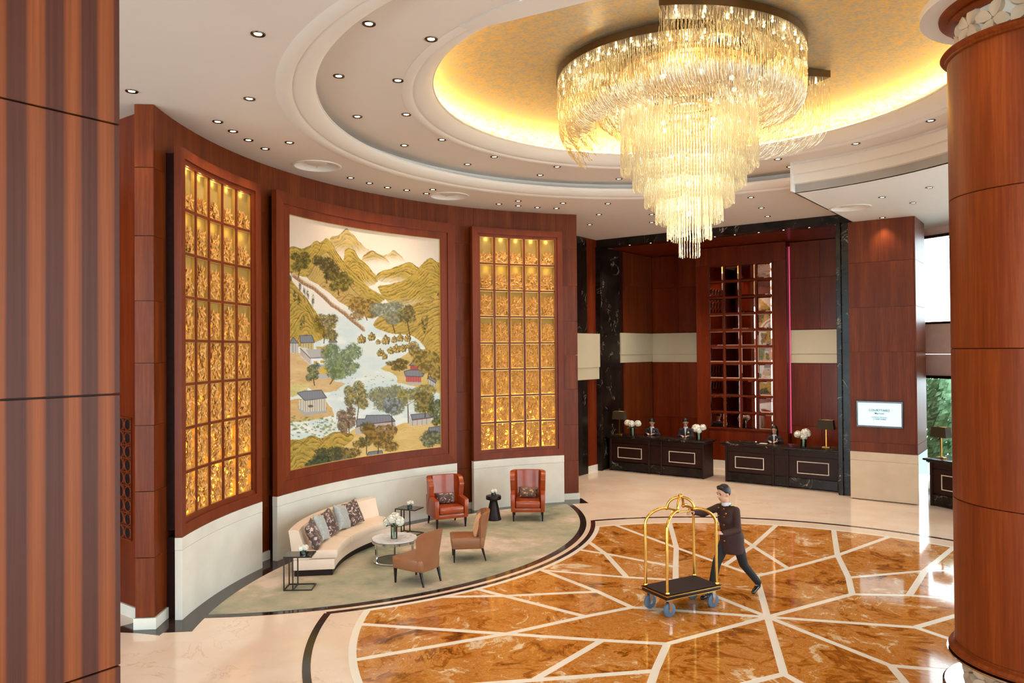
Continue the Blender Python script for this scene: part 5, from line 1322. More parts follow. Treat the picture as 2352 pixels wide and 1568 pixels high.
# ---- pedestal stool table
t = thing('pedestal_table', 'small black hourglass pedestal table between the two wing chairs', 'side table', (-10.52, 13.52, 0.008))
MB().lathe([(0.0, 0.0), (0.17, 0.0), (0.175, 0.015), (0.16, 0.05), (0.115, 0.28), (0.085, 0.41), (0.09, 0.43), (0.14, 0.455)], 40).build('stem', M['espresso'], t, smooth=40)
MB().lathe([(0.0, 0.455), (0.165, 0.455), (0.17, 0.465), (0.17, 0.525), (0.16, 0.54), (0.0, 0.54)], 40).build('top', M['espresso'], t, smooth=40)
# ---- flowers
def bloom(mb, c, r, seed):
    rd = random.Random(seed)
    mb.ell(c, r * 0.86, 12, 8)
    for k in range(70):
        z = rd.uniform(-0.6, 1); a = rd.uniform(0, 2 * PI); s_ = math.sqrt(1 - z * z); n = Vector((s_ * math.cos(a), s_ * math.sin(a), z))
        p = Vector(c) + n * r * rd.uniform(0.86, 1.0); u = n.orthogonal().normalized(); v = n.cross(u); q = rd.uniform(0, PI); u, v = u * math.cos(q) + v * math.sin(q), v * math.cos(q) - u * math.sin(q); w_ = r * 0.30
        mb.add([tuple(p + u * w_ + n * w_ * .3), tuple(p + v * w_ + n * w_ * .3), tuple(p - u * w_ + n * w_ * .3), tuple(p - v * w_ + n * w_ * .3), tuple(p - n * w_ * .15)], [(0, 1, 4), (1, 2, 4), (2, 3, 4), (3, 0, 4)])
def big_leaf(mb, base, dirv, ln, wd, droop=0.3):
    b_ = Vector(base); d = Vector(dirv).normalized(); sd = d.cross(Vector((0, 0, 1)))
    sd = sd.normalized() if sd.length > 1e-3 else Vector((1, 0, 0)); A = []; B = []
    for i in range(8):
        s_ = i / 7; c_ = b_ + d * ln * s_ + Vector((0, 0, -droop * ln * s_ * s_)); w_ = wd * math.sin(PI * (0.06 + 0.93 * s_)) ** 0.8
        r_ = [c_ - sd * w_ + Vector((0, 0, .18 * w_)), c_ - Vector((0, 0, .1 * w_)), c_ + sd * w_ + Vector((0, 0, .18 * w_))]
        A.append([tuple(p) for p in r_]); B.append([tuple(p - Vector((0, 0, 0.003))) for p in r_])
    mb.shell(A, B)
def vase(label, loc, blooms, vr=0.06, vh=0.22, leaves=5, seed=1, cat='flower vase', low=False, lining=0.0):
    t = thing('flower_vase', label, cat, loc)
    MB().lathe([(0.0, 0.004), (vr * 0.86, 0.004), (vr * 0.92, 0.012), (vr * 0.95, vh), (vr, vh), (vr, 0.0), (0.0, 0.0)], 28).build('glass_vase', M['glass'], t, smooth=50)
    rd = random.Random(seed)
    for k, (x, y, z, r) in enumerate(blooms):
        mb = MB(); bloom(mb, (x, y, z), r, seed * 10 + k); bl = mb.build('bloom', M['petal'], t, smooth=60, fix=False)
        if not low:
            q = rd.uniform(-.5, .5) * vr; MB().tube([(q, -q * .6, 0.02), (q * .3 + x * .2, y * .2, vh), (x * .8, y * .8, z - r * .7)], 0.004, 5).build('stem', M['stem'], bl)
    if low:
        MB().lathe([(0.0, 0.012), (vr * 0.9, 0.012), (vr * 0.9, vh * 0.8), (0.0, vh * 0.85)], 24).build('leaf_lining', M['leafgreen'], t, smooth=40)
    if lining:
        MB().lathe([(0.0, 0.012), (vr * 0.8, 0.012), (vr * 0.82, vh * lining), (0.0, vh * lining + 0.01)], 20).build('leaf_lining', M['stem'], t, smooth=40)
    for k in range(leaves):
        a = 2 * PI * k / max(1, leaves) + rd.uniform(-.4, .4); mb = MB()
        big_leaf(mb, (0.4 * vr * math.cos(a), 0.4 * vr * math.sin(a), vh * (0.95 if not low else 0.7)), (math.cos(a), math.sin(a), 0.55), rd.uniform(0.13, 0.2) * (1 if not low else .35), 0.055 * (1 if not low else .4), 0.45)
        mb.build('leaf', M['leafgreen'], t, smooth=60)
    return t
vase('tall glass vase of white hydrangeas on the marble coffee table', (-9.90, 9.80, 0.429), [(-0.10, -0.06, 0.28, 0.085), (-0.03, 0.06, 0.36, 0.09), (0.10, 0.03, 0.31, 0.088), (0.02, -0.08, 0.36, 0.08)], 0.06, 0.24, 6, 3)
cup = [(0, 0, 0.10, 0.045), (0.045, 0.02, 0.095, 0.04), (-0.04, 0.03, 0.095, 0.042), (0.0, -0.045, 0.095, 0.042), (0.01, 0.05, 0.1, 0.04)]
vase('glass cup of white flowers on the side table at the near sofa end', (-10.02, 7.88, 0.549), cup, 0.05, 0.085, 4, 5, low=True)
vase('little glass cup of white flowers on the side table beside the wing chair', (-11.14, 11.48, 0.549), cup, 0.05, 0.085, 4, 6, low=True)
vase('little glass cup of white flowers on the black pedestal table', (-10.52, 13.52, 0.549), cup, 0.05, 0.085, 4, 7, low=True)
# ================================================================== RECEPTION
def desk(label, x0, x1, y0, depth=0.75, h_=1.10, loc=None, rot=0.0, bays=2):
    w_ = x1 - x0
    t = thing('reception_desk', label, 'desk', loc or ((x0 + x1) / 2, y0, 0), rot)
    a = w_ / 2
    MB().box(-a + 0.06, a - 0.06, 0.06, depth - 0.02, 0.02, h_ - 0.07).build('carcass', M['espresso'], t)
    MB().box(-a - 0.10, a + 0.10, -0.14, depth + 0.05, h_ - 0.045, h_).build('counter_top', M['marble_black'], t, bevel=0.012, smooth=40)
    MB().box(-a - 0.05, a + 0.05, -0.08, depth, h_ - 0.085, h_ - 0.045).build('top_moulding', M['marble_black'], t, bevel=0.01)
    MB().box(-a, a, 0.02, 0.06, h_ - 0.23, h_ - 0.085).build('frieze_board', M['wood_dark'], t)
    posts = [-a, -0.2, 0.2, a] if bays == 2 else [-a, a]
    for q, x in enumerate(posts):
        s_ = 0.06
        xa = x if q == 0 else x - s_ * (1 if q == len(posts) - 1 else 0.5); MB().box(xa, xa + s_, -0.02, 0.06, 0.0, h_ - 0.085).build('post', M['wood_dark'], t, bevel=0.006, seg=1)
    spans = [(-a + 0.06, -0.23), (0.23, a - 0.06)] if bays == 2 else [(-a + 0.06, a - 0.06)]
    for xa, xb in spans:
        fp = MB().box(xa, xb, 0.02, 0.06, 0.30, h_ - 0.24).build('front_panel', M['wood_dark'], t)
        ia, ib, za, zb = xa + 0.22, xb - 0.22, 0.41, h_ - 0.36; e = 0.02
        mb = MB()
        for q in ((ia, ib, za, za + e), (ia, ib, zb - e, zb), (ia, ia + e, za + e, zb - e), (ib - e, ib, za + e, zb - e)): mb.box(q[0], q[1], 0.008, 0.02, q[2], q[3])
        mb.build('inlay_rectangle', M['inlay'], fp)
        MB().box(xa, xb, 0.0, 0.06, 0.03, 0.28).build('marble_kick', M['marble_black'], t, bevel=0.006, seg=1)
    if bays == 2:
        MB().box(-0.17, 0.17, 0.03, 0.06, 0.30, h_ - 0.24).build('front_panel', M['wood_dark'], t); MB().box(-0.17, 0.17, 0.02, 0.06, 0.03, 0.28).build('marble_kick', M['marble_black'], t)
    for s_ in (-1, 1): MB().box(min(s_ * (a - 0.06), s_ * a), max(s_ * (a - 0.06), s_ * a), 0.06, depth - 0.04, 0.0, h_ - 0.085).build('side_panel', M['wood_dark'], t)
    return t
desk('black marble topped reception desk with two receptionists, beside the marble jamb', -11.84, -8.72, 21.2)
desk('black marble topped reception desk with one receptionist and a tall lamp', -8.08, -4.98, 21.2)
desk('third dark desk half hidden behind the round column near the window', 0, 1.9, 0, 0.7, 1.13, (-2.0, 20.24, 0), math.atan2(-0.5, 0.86), 1)
def table_lamp(label, loc, rot=0.0, w_=0.40, group=None):
    t = thing('table_lamp', label, 'lamp', loc, rot, group)
    MB().box(-0.10, 0.10, -0.06, 0.06, 0.0, 0.03).build('base', M['brass_dull'], t, bevel=0.006, seg=1)
    MB().box(-0.016, 0.016, -0.016, 0.016, 0.03, 0.56).build('stem', M['brass_dull'], t)
    a, b_ = w_ / 2, w_ / 2 * 0.86; A = []; B = []
    ring = lambda x, y, z: [(-x, -y, z), (x, -y, z), (x, y, z), (-x, y, z), (-x, -y, z)]
    A = [ring(a, 0.11, 0.50), ring(b_, 0.095, 0.75)]; B = [ring(a - 0.006, 0.104, 0.50), ring(b_ - 0.006, 0.089, 0.75)]
    MB().shell(A, B).build('shade', M['lamp_shade'], t)
    MB().ell((0, 0, 0.60), 0.03, 10, 8).build('bulb', M['led_white'], t)
    light('lamp_glow', 'POINT', (0, 0, 0.64), 5.0, (1.0, 0.78, 0.42), t, shadow_soft_size=0.03)
    return t
table_lamp('brass table lamp with dark shade beside the white hydrangeas at the marble jamb', (-11.55, 21.33, 1.10), 0, 0.42)
table_lamp('tall brass table lamp with dark shade at the pier end of the desk', (-5.42, 21.62, 1.10), 0, 0.44)
table_lamp('brass table lamp with dark shade on the desk by the window', (-2.60, 20.85, 1.13), math.atan2(-0.5, 0.86), 0.42)
vase('glass vase of three white hydrangeas beside the lamp on the left desk', (-11.16, 21.45, 1.10), [(-0.16, 0, 0.38, 0.10), (-0.02, -0.02, 0.36, 0.105), (0.18, 0.02, 0.38, 0.10)], 0.07, 0.24, 8, 11, lining=0.75)
vase('glass vase with a large white hydrangea at the inner end of the left desk', (-9.02, 21.55, 1.10), [(-0.07, 0, 0.32, 0.13), (0.02, -0.05, 0.27, 0.09), (0.12, 0.03, 0.36, 0.095)], 0.075, 0.27, 8, 12, lining=0.75)
vase('glass vase of cream hydrangeas on the desk with one receptionist', (-6.0, 21.55, 1.10), [(-0.15, 0, 0.32, 0.10), (0.06, 0, 0.36, 0.125), (0.02, -0.05, 0.27, 0.09)], 0.075, 0.27, 8, 13, lining=0.75)
tag(MB().box(-0.27, 0.27, -0.11, 0.11, 0, 0.02).build('keyboard_tray', M['black_gloss'], bevel=0.004, seg=1), 'flat black tray lying on the counter of the desk with one receptionist', 'tray').location = (-7.55, 21.75, 1.10)
tag(MB().box(-0.1, 0.1, -0.07, 0.07, 0, 0.006).build('paper_sheet', M['paper']), 'small white paper beside the black tray on the counter', 'paper').location = (-7.12, 21.62, 1.10)
# ---- mirror of forty bevelled tiles
t = thing('tiled_mirror', 'tall wall mirror of many square panes in a wood grid behind the reception', 'mirror', (-8.425, 23.5, 1.27))
mw, mh = 2.05, 5.18
MB().box(-mw / 2, mw / 2, -0.012, 0.0, 0, mh).build('wood_grid', M['wood_red'], t)
cw_, chh = mw / 4, mh / 10; e = 0.035; bv = 0.03
tm = MB().add([(-cw_ / 2 + e, -0.014, -chh / 2 + e), (cw_ / 2 - e, -0.014, -chh / 2 + e), (cw_ / 2 - e, -0.014, chh / 2 - e), (-cw_ / 2 + e, -0.014, chh / 2 - e),
               (-cw_ / 2 + e + bv, -0.022, -chh / 2 + e + bv), (cw_ / 2 - e - bv, -0.022, -chh / 2 + e + bv), (cw_ / 2 - e - bv, -0.022, chh / 2 - e - bv), (-cw_ / 2 + e + bv, -0.022, chh / 2 - e - bv)],
              [(4, 5, 6, 7), (0, 1, 5, 4), (1, 2, 6, 5), (2, 3, 7, 6), (3, 0, 4, 7), (0, 3, 2, 1)]).mesh('mirror_tile'); tm.materials.append(M['mirror'])
for i in range(4):
    for j in range(10):
        o = bpy.data.objects.new('mirror_tile', tm); COL.objects.link(o); o.parent = t; o.location = (-mw / 2 + cw_ * (i + .5), 0, chh * (j + .5))
for k in range(5): MB().box(-mw / 2 + cw_ * k - 0.022, -mw / 2 + cw_ * k + 0.022, -0.03, -0.012, -0.02, mh + 0.02).build('grid_bar', M['wood_red'], t)
for k in range(11): MB().box(-mw / 2, mw / 2, -0.031, -0.012, chh * k - 0.022, chh * k + 0.022).build('grid_bar', M['wood_red'], t)
# ---- display screen on the pier
t = thing('display_screen', 'wall mounted screen with dark lettering on a pale ground on the wood pier', 'screen', (-3.885, 20.556, 1.82))
MB().box(-0.53, 0.53, -0.05, 0.0, 0, 0.65).build('bezel', M['black_gloss'], t, bevel=0.006, seg=1)
MB().box(-0.49, 0.49, -0.054, -0.05, 0.045, 0.605).build('panel', M['screen'], t)
def text(s_, size, x, z, parent, name='lettering'):
    cu = bpy.data.curves.new(name, 'FONT'); cu.body = s_; cu.size = size; cu.align_x = 'CENTER'; cu.extrude = 0.001; cu.offset = size * 0.012
    o = bpy.data.objects.new('tmp', cu); COL.objects.link(o)
    me = bpy.data.meshes.new_from_object(o.evaluated_get(bpy.context.evaluated_depsgraph_get())); bpy.data.objects.remove(o)
    me.materials.clear(); p = link(name, me, M['ink'], parent); p.location = (x, -0.056, z); p.rotation_euler = (PI / 2, 0, 0)
    return p
text('COURTYARD', 0.078, 0, 0.40, t); text('Marriott', 0.062, 0, 0.33, t)
MB().box(-0.05, 0.05, -0.056, -0.0545, 0.298, 0.301).build('rule', M['ink'], t)
text('SHANGHAI FENGXIAN', 0.034, 0, 0.243, t)
text('\u4e0a\u6d77\u5949\u8d24\u4e07\u6021\u9152\u5e97', 0.038, 0, 0.195, t)
# ================================================================== LUGGAGE CART
cdir = (-0.43, -0.93); crot = math.atan2(cdir[1], cdir[0])
t = thing('luggage_cart', 'brass birdcage luggage cart with dark carpeted deck pushed by the bellhop', 'luggage cart', (-4.685, 10.49, 0.004), crot)
HL, HW = 0.51, 0.285
MB().box(-HL, HL, -HW, HW, 0.255, 0.325).build('bumper', M['espresso'], t, bevel=0.02, smooth=40)
MB().box(-HL + 0.02, HL - 0.02, -HW + 0.02, HW - 0.02, 0.325, 0.34).build('deck_carpet', M['deck_carpet'], t, bevel=0.006, seg=1)
mb = MB()
for y in (-HW - 0.004, HW + 0.004):
    mb.box(-HL, HL, y - 0.004, y + 0.004, 0.312, 0.324); mb.box(-HL, HL, y - 0.004, y + 0.004, 0.262, 0.27)
for x in (-HL - 0.004, HL + 0.004): mb.box(x - 0.004, x + 0.004, -HW, HW, 0.312, 0.324)
mb.build('brass_trim', M['brass'], t)
for sx in (-1, 1):
    for sy in (-1, 1):
        x, y = sx * (HL - 0.10), sy * (HW - 0.07)
        wl_ = MB(Matrix.Translation((x, y, 0.10)) @ Matrix.Rotation(PI / 2, 4, 'X')).lathe([(0.0, -0.022), (0.085, -0.024), (0.10, -0.016), (0.10, 0.016), (0.085, 0.024), (0.0, 0.022)], 28).build('wheel', M['rubber'], t, smooth=40)
        MB(Matrix.Translation((x, y, 0.10)) @ Matrix.Rotation(PI / 2, 4, 'X')).lathe([(0.0, -0.03), (0.03, -0.03), (0.03, 0.03), (0.0, 0.03)], 16).build('hub', M['chrome'], wl_)
        mb = MB()
        for q in (-0.034, 0.030): mb.add([(x - 0.03, y + q, 0.25), (x + 0.03, y + q, 0.25), (x + 0.018, y + q, 0.085), (x - 0.018, y + q, 0.085), (x - 0.03, y + q + .004, 0.25), (x + 0.03, y + q + .004, 0.25), (x + 0.018, y + q + .004, 0.085), (x - 0.018, y + q + .004, 0.085)], [(0, 1, 2, 3), (4, 7, 6, 5), (0, 4, 5, 1), (1, 5, 6, 2), (2, 6, 7, 3), (3, 7, 4, 0)])
        mb.box(x - 0.035, x + 0.035, y - 0.036, y + 0.036, 0.245, 0.256); mb.build('caster_fork', M['chrome'], t)
        # post: straight up, then a quarter arch towards the crown, then a small second arch
        px, py = sx * (HL - 0.045), sy * (HW - 0.045); pts_ = [(px, py, 0.34), (px, py, 0.8), (px, py, 1.22)]
        tx, ty = sx * 0.16, sy * 0.12
        for k in range(1, 10):
            q = k / 9 * PI / 2; pts_.append((px + (tx - px) * (1 - math.cos(q)), py + (ty - py) * (1 - math.cos(q)), 1.22 + 0.24 * math.sin(q)))
        MB().tube(pts_, 0.021, 10).build('post', M['brass'], t, smooth=60)
        pts_ = [(tx, ty, 1.45)]
        for k in range(0, 9):
            q = k / 8 * PI / 2; pts_.append((tx * math.cos(q) * 0.95, ty * math.cos(q) * 0.95, 1.47 + 0.15 * math.sin(q)))
        MB().tube(pts_, 0.019, 10).build('crown_arch', M['brass'], t, smooth=60)
        MB().lathe([(0.0, 0.0), (0.032, 0.0), (0.036, 0.012), (0.03, 0.03), (0.0, 0.03)], 16, (px, py, 0.335)).build('post_foot', M['brass'], t, smooth=40)
        MB().ell((tx, ty, 1.455), 0.03, 12, 8).build('joint_ball', M['brass'], t, smooth=60)
MB().tube([(-0.17, 0, 1.40), (0.17, 0, 1.40)], 0.012, 8).build('garment_rail', M['brass'], t, smooth=60)
for s_ in (-1, 1):
    MB().tube([(s_ * 0.17, 0, 1.40), (s_ * 0.16, 0.0, 1.46)], 0.012, 8).build('rail_bracket', M['brass'], t, smooth=60)
    MB().tube([(s_ * 0.16, -0.12, 1.455), (s_ * 0.16, 0.12, 1.455)], 0.015, 8).build('crown_bar', M['brass'], t, smooth=60)
MB().ell((0, 0, 1.635), 0.034, 12, 8).build('finial', M['brass'], t, smooth=60)
# ================================================================== PEOPLE
def capsule(mb, a, b, ra, rb, n=10):
    a = Vector(a); b = Vector(b); d = (b - a); L_ = d.length; d = d / max(L_, 1e-6)
    pts = []; rad = []
    for k in range(4): q = -PI / 2 + (PI / 2) * k / 4; pts.append(a + d * ra * math.sin(q)); rad.append(max(0.0008, ra * math.cos(q)))
    for k in range(5): q = (PI / 2) * k / 4; 
    pts.append(a); rad.append(ra); pts.append(b); rad.append(rb)
    for k in range(1, 5): q = (PI / 2) * k / 4; pts.append(b + d * rb * math.sin(q)); rad.append(max(0.0008, rb * math.cos(q)))
    mb.tube(pts, rad, n)
def fuse(mb, name, mat, parent, voxel=0.012, smooth_it=4):
    """union of overlapping closed shapes as one continuous surface"""
    me = mb.mesh(name + '_raw'); o = bpy.data.objects.new('tmp', me); COL.objects.link(o)
    md = o.modifiers.new('r', 'REMESH'); md.mode = 'VOXEL'; md.voxel_size = voxel
    ms = o.modifiers.new('s', 'SMOOTH'); ms.iterations = smooth_it; ms.factor = 0.5
    me2 = bpy.data.meshes.new_from_object(o.evaluated_get(bpy.context.evaluated_depsgraph_get()))
    bpy.data.objects.remove(o); bpy.data.meshes.remove(me)
    me2.name = name; me2.materials.clear()
    me2.polygons.foreach_set('use_smooth', [True] * len(me2.polygons))
    return link(name, me2, mat, parent)
def hand(mb, wrist, dirv, palm_n, curl=0.9, side=1):
    """palm and five bent fingers; dirv along the hand, palm_n out of the palm"""
    w_ = Vector(wrist); d = Vector(dirv).normalized(); n = Vector(palm_n); n = (n - d * n.dot(d)).normalized(); s_ = d.cross(n) * side
    for k in (-0.026, -0.009, 0.009, 0.026): capsule(mb, w_ + s_ * k * 0.6, w_ + d * 0.085 + s_ * k, 0.015, 0.0125, 8)
    for k, ln in ((-0.030, 0.062), (-0.010, 0.075), (0.010, 0.080), (0.030, 0.070)):
        p = w_ + d * 0.09 + s_ * k; a = 0.25 * curl; q = p
        for seg, f in ((0.45, 0.5), (0.32, 1.1), (0.25, 1.7)):
            dd = d * math.cos(curl * f) + n * math.sin(curl * f); q2 = q + dd * ln * seg; capsule(mb, q, q2, 0.0092, 0.0082, 8); q = q2
    p = w_ + d * 0.03 - s_ * 0.028; q = p + (d * 0.6 - s_ * 0.55 + n * 0.45).normalized() * 0.045; capsule(mb, p, q, 0.0125, 0.0105, 8)
    capsule(mb, q, q + (d * 0.75 + n * 0.6 * curl).normalized() * 0.032, 0.0105, 0.0085, 8)
def person(label, loc, rot, J, jacket_mat, female=False, hair='short', extra=None):
    """J: joints in local space, the figure faces -Y; body, jacket, shirt, trousers, shoes and hair"""
    t = thing('person', label, 'person', loc, rot)
    V_ = lambda k: Vector(J[k])
    H = V_('head'); tilt = Matrix.Rotation(J.get('nod', 0), 3, 'X') ; turn = Matrix.Rotation(J.get('turn', 0), 3, 'Z')
    hd = lambda x, y, z: H + turn @ (tilt @ Vector((x, y, z)))
    HM = Matrix.Translation(H) @ turn.to_4x4() @ tilt.to_4x4() @ Matrix.Scale(1.07, 4)
    b = MB()
    hm = MB(HM)
    hm.ell((0, 0.008, 0.025), (0.074, 0.094, 0.098), 18, 12); hm.ell((0, -0.018, -0.045), (0.056, 0.066, 0.068), 16, 10); hm.ell((0, -0.045, -0.083), (0.03, 0.03, 0.028), 10, 8)
    hm.ell((0, -0.088, -0.012), (0.011, 0.016, 0.028), 8, 6); hm.ell((0, -0.097, -0.024), (0.015, 0.013, 0.011), 8, 6)
    for s_ in (-1, 1): hm.ell((s_ * 0.076, 0.012, -0.008), (0.010, 0.020, 0.030), 8, 6); hm.ell((s_ * 0.03, -0.078, 0.022), (0.022, 0.012, 0.008), 8, 6)
    b.v += hm.v; b.f += [tuple(i + len(b.v) - len(hm.v) for i in f) for f in hm.f]
    capsule(b, V_('neck') + Vector((0, 0, -0.06)), hd(0, 0.015, -0.04), 0.052, 0.05)
    capsule(b, V_('chest'), V_('belly'), 0.11, 0.10); capsule(b, V_('belly'), V_('hip'), 0.10, 0.11)
    for s_ in 'LR':
        capsule(b, V_('sho' + s_), V_('elb' + s_), 0.046, 0.038); capsule(b, V_('elb' + s_), V_('wri' + s_), 0.037, 0.025); capsule(b, V_('chest'), V_('sho' + s_), 0.07, 0.045)
        capsule(b, V_('hip' + s_), V_('kne' + s_), 0.075, 0.052); capsule(b, V_('kne' + s_), V_('ank' + s_), 0.05, 0.036); capsule(b, V_('hip'), V_('hip' + s_), 0.09, 0.08)
        d = V_('hnd' + s_) - V_('wri' + s_)
        hand(b, V_('wri' + s_), d, J.get('palm' + s_, (0, 0, -1)), J.get('curl', 0.9), 1 if s_ == 'L' else -1)
        capsule(b, V_('ank' + s_), V_('toe' + s_) * 0.3 + V_('ank' + s_) * 0.7, 0.030, 0.024)
    fuse(b, 'body', M['skin'], t, 0.0075, 3)
    # jacket
    b = MB(); k = 0.92 if female else 1.0
    hipc, bel, che = V_('hip'), V_('belly'), V_('chest')
    def oval(c_, rx, ry, rz): b.ell(tuple(c_), (rx, ry, rz), 18, 10)
    yaw = Matrix.Rotation(J.get('torso', 0), 3, 'Z')
    def ov(c_, rx, ry, h_):
        bb = MB(Matrix.Translation(c_) @ yaw.to_4x4()); bb.lathe([(0.001, -h_), (0.93, -h_), (1.0, -h_ * .6), (1.0, h_ * .6), (0.9, h_), (0.001, h_)], 20); bb2 = bb
        vs = []
        for p in bb2.v:
            q = yaw.transposed() @ (Vector(p) - Vector(c_)); q = Vector((q.x * rx, q.y * ry, q.z)); vs.append(tuple(Vector(c_) + yaw @ q))
        b.add(vs, bb2.f)
    ov(che + Vector((0, 0, 0.0)), 0.170 * k, 0.116, 0.12); ov((che + bel) / 2, 0.160 * k, 0.115, 0.13); ov(bel, 0.158 * k, 0.118, 0.12); ov((bel + hipc) / 2, 0.174 * k, 0.138, 0.12); ov(hipc + Vector((0, 0, -0.03 - J.get('hem', 0.05))), 0.196, 0.168, 0.12 + J.get('hem', 0.05))
    for s_ in 'LR':
        capsule(b, V_('neck') + Vector((0, 0.01, -0.075)), V_('sho' + s_) + Vector((0, 0, -0.005)), 0.072, 0.060); capsule(b, V_('sho' + s_), V_('elb' + s_), 0.062, 0.053); capsule(b, V_('elb' + s_), V_('wri' + s_), 0.055, 0.041)
    fuse(b, 'jacket', jacket_mat, t, 0.014, 5)
    # trousers
    b = MB(); capsule(b, V_('hipL'), V_('hipR'), 0.105, 0.105)
    for s_ in 'LR': capsule(b, V_('hip' + s_), V_('kne' + s_), 0.098, 0.07); capsule(b, V_('kne' + s_), V_('ank' + s_) + Vector((0, 0, 0.02)), 0.068, 0.055)
    fuse(b, 'trousers', M['trouser'], t, 0.014, 4)
    for s_ in 'LR':
        b = MB(); a_, q = V_('ank' + s_), V_('toe' + s_); capsule(b, a_ + Vector((0, 0.0, -0.035)), q, 0.043, 0.032); capsule(b, a_ + Vector((0, 0, 0.01)), a_ + Vector((0, 0, -0.03)), 0.045, 0.044); fuse(b, 'shoe', M['black_gloss'], t, 0.01, 2)
    # shirt front, collar, lapels
    Y4 = Matrix.Translation(che) @ yaw.to_4x4()
    if jacket_mat is M['suit']:
        MB(Y4).add([(-0.042, -0.120, 0.15), (0.042, -0.120, 0.15), (0.006, -0.131, -0.10), (-0.006, -0.131, -0.10), (-0.05, -0.07, 0.165), (0.05, -0.07, 0.165), (0.006, -0.11, -0.10), (-0.006, -0.11, -0.10)], [(0, 1, 2, 3), (4, 7, 6, 5), (0, 4, 5, 1), (1, 5, 6, 2), (2, 6, 7, 3), (3, 7, 4, 0)]).build('shirt', M['shirt'], t)
        for s_ in (-1, 1): MB(Y4).add([(s_ * 0.03, -0.123, 0.16), (s_ * 0.085, -0.116, 0.14), (s_ * 0.07, -0.132, 0.05), (s_ * 0.004, -0.137, -0.10), (s_ * 0.03, -0.110, 0.16), (s_ * 0.085, -0.10, 0.14), (s_ * 0.07, -0.118, 0.05), (s_ * 0.004, -0.12, -0.10)], [(0, 1, 2, 3), (4, 7, 6, 5), (0, 4, 5, 1), (1, 5, 6, 2), (2, 6, 7, 3), (3, 7, 4, 0)]).build('lapel', jacket_mat, t)
        MB(Y4).box(0.06, 0.12, -0.137, -0.129, 0.02, 0.04).build('name_badge', M['brass'], t); MB(Y4).box(0.07, 0.10, -0.137, -0.129, 0.055, 0.075).build('pocket_square', M['shirt'], t)
    MB(Matrix.Translation(V_('neck')) @ yaw.to_4x4()).lathe([(0.070, -0.035), (0.068, -0.005), (0.061, 0.012), (0.056, 0.012), (0.062, -0.035), (0.070, -0.035)], 20).build('collar', M['shirt'], t, smooth=50)
    # face
    for s_ in (-1, 1):
        MB(HM).ell((s_ * 0.031, -0.080, 0.006), (0.014, 0.007, 0.0055), 8, 6).build('eye', M['eye'], t); MB(HM).ell((s_ * 0.031, -0.086, 0.029), (0.019, 0.006, 0.0035), 8, 6).build('eyebrow', M['hair'], t)
    MB(HM).ell((0, -0.082, -0.058), (0.021, 0.009, 0.0055), 10, 6).build('mouth', M['lip'], t)
    # hair
    b = MB(HM)
    def capfn(p):
        x, y, z = p; cut = -0.45 - 0.45 * max(y, 0) + 1.02 * max(-y, 0)
        z = max(z, cut); return (x, y, z)
    b.ell((0, 0.014, 0.035), (0.083, 0.101, 0.104), 20, 14, capfn)
    if hair == 'short': b.ell((0, -0.05, 0.10), (0.058, 0.04, 0.03), 12, 8)
    if hair == 'long':
        for s_ in (-1, 1): b.ell((s_ * 0.066, 0.02, -0.07), (0.028, 0.062, 0.135), 12, 10)
        b.ell((0, 0.07, -0.07), (0.075, 0.04, 0.14), 14, 10)
    if hair == 'bun': b.ell((0, 0.115, 0.0), (0.04, 0.035, 0.04), 12, 8)
    o = b.build('hair', M['hair'], t, smooth=60)
    if extra: extra(t, Y4)
    return t
# walking bellhop, pushing with both arms
def jk(t, Y4):
    for k, z in enumerate((0.12, 0.0, -0.12, -0.24, -0.36)):
        for s_ in (-1, 1): MB(Y4).ell((s_ * (0.055 + 0.004 * k), -0.125 - (0.005 if k > 1 else 0), z), (0.018, 0.009, 0.009), 10, 6).build('gold_button', M['brass'], t)
    MB(Y4).ell((0.085, -0.118, 0.05), (0.026, 0.008, 0.016), 10, 6).build('gold_badge', M['brass'], t)
    for s_ in (-1, 1): MB(Y4).box(s_ * 0.10 - 0.02, s_ * 0.10 + 0.02, -0.04, 0.0, 0.165, 0.175).build('epaulette', M['brass'], t)
J = dict(head=(0, -0.14, 1.585), neck=(0, -0.09, 1.44), chest=(0, -0.07, 1.25), belly=(0, -0.02, 1.06), hip=(0, 0.02, 0.90), nod=R_(8), turn=R_(-6),
         shoR=(-0.165, -0.08, 1.345), elbR=(-0.235, -0.34, 1.26), wriR=(-0.19, -0.575, 1.315), hndR=(-0.17, -0.68, 1.345), palmR=(0.2, 0, -1),
         shoL=(0.165, -0.05, 1.345), elbL=(0.27, -0.12, 1.08), wriL=(0.22, -0.37, 1.055), hndL=(0.20, -0.48, 1.075), palmL=(-0.5, 0, -1), curl=1.1,
         hipL=(0.09, 0.03, 0.88), hipR=(-0.09, 0.01, 0.88), kneR=(-0.09, -0.21, 0.52), ankR=(-0.09, -0.33, 0.10), toeR=(-0.10, -0.50, 0.035),
         kneL=(0.09, 0.17, 0.49), ankL=(0.09, 0.47, 0.15), toeL=(0.095, 0.36, 0.035), hem=0.04)
person('bellhop in a maroon jacket with gold buttons striding behind the luggage cart', (-4.27, 11.40, 0.004), facing(-0.42, -0.91), J, M['jacket'], False, 'short', jk)
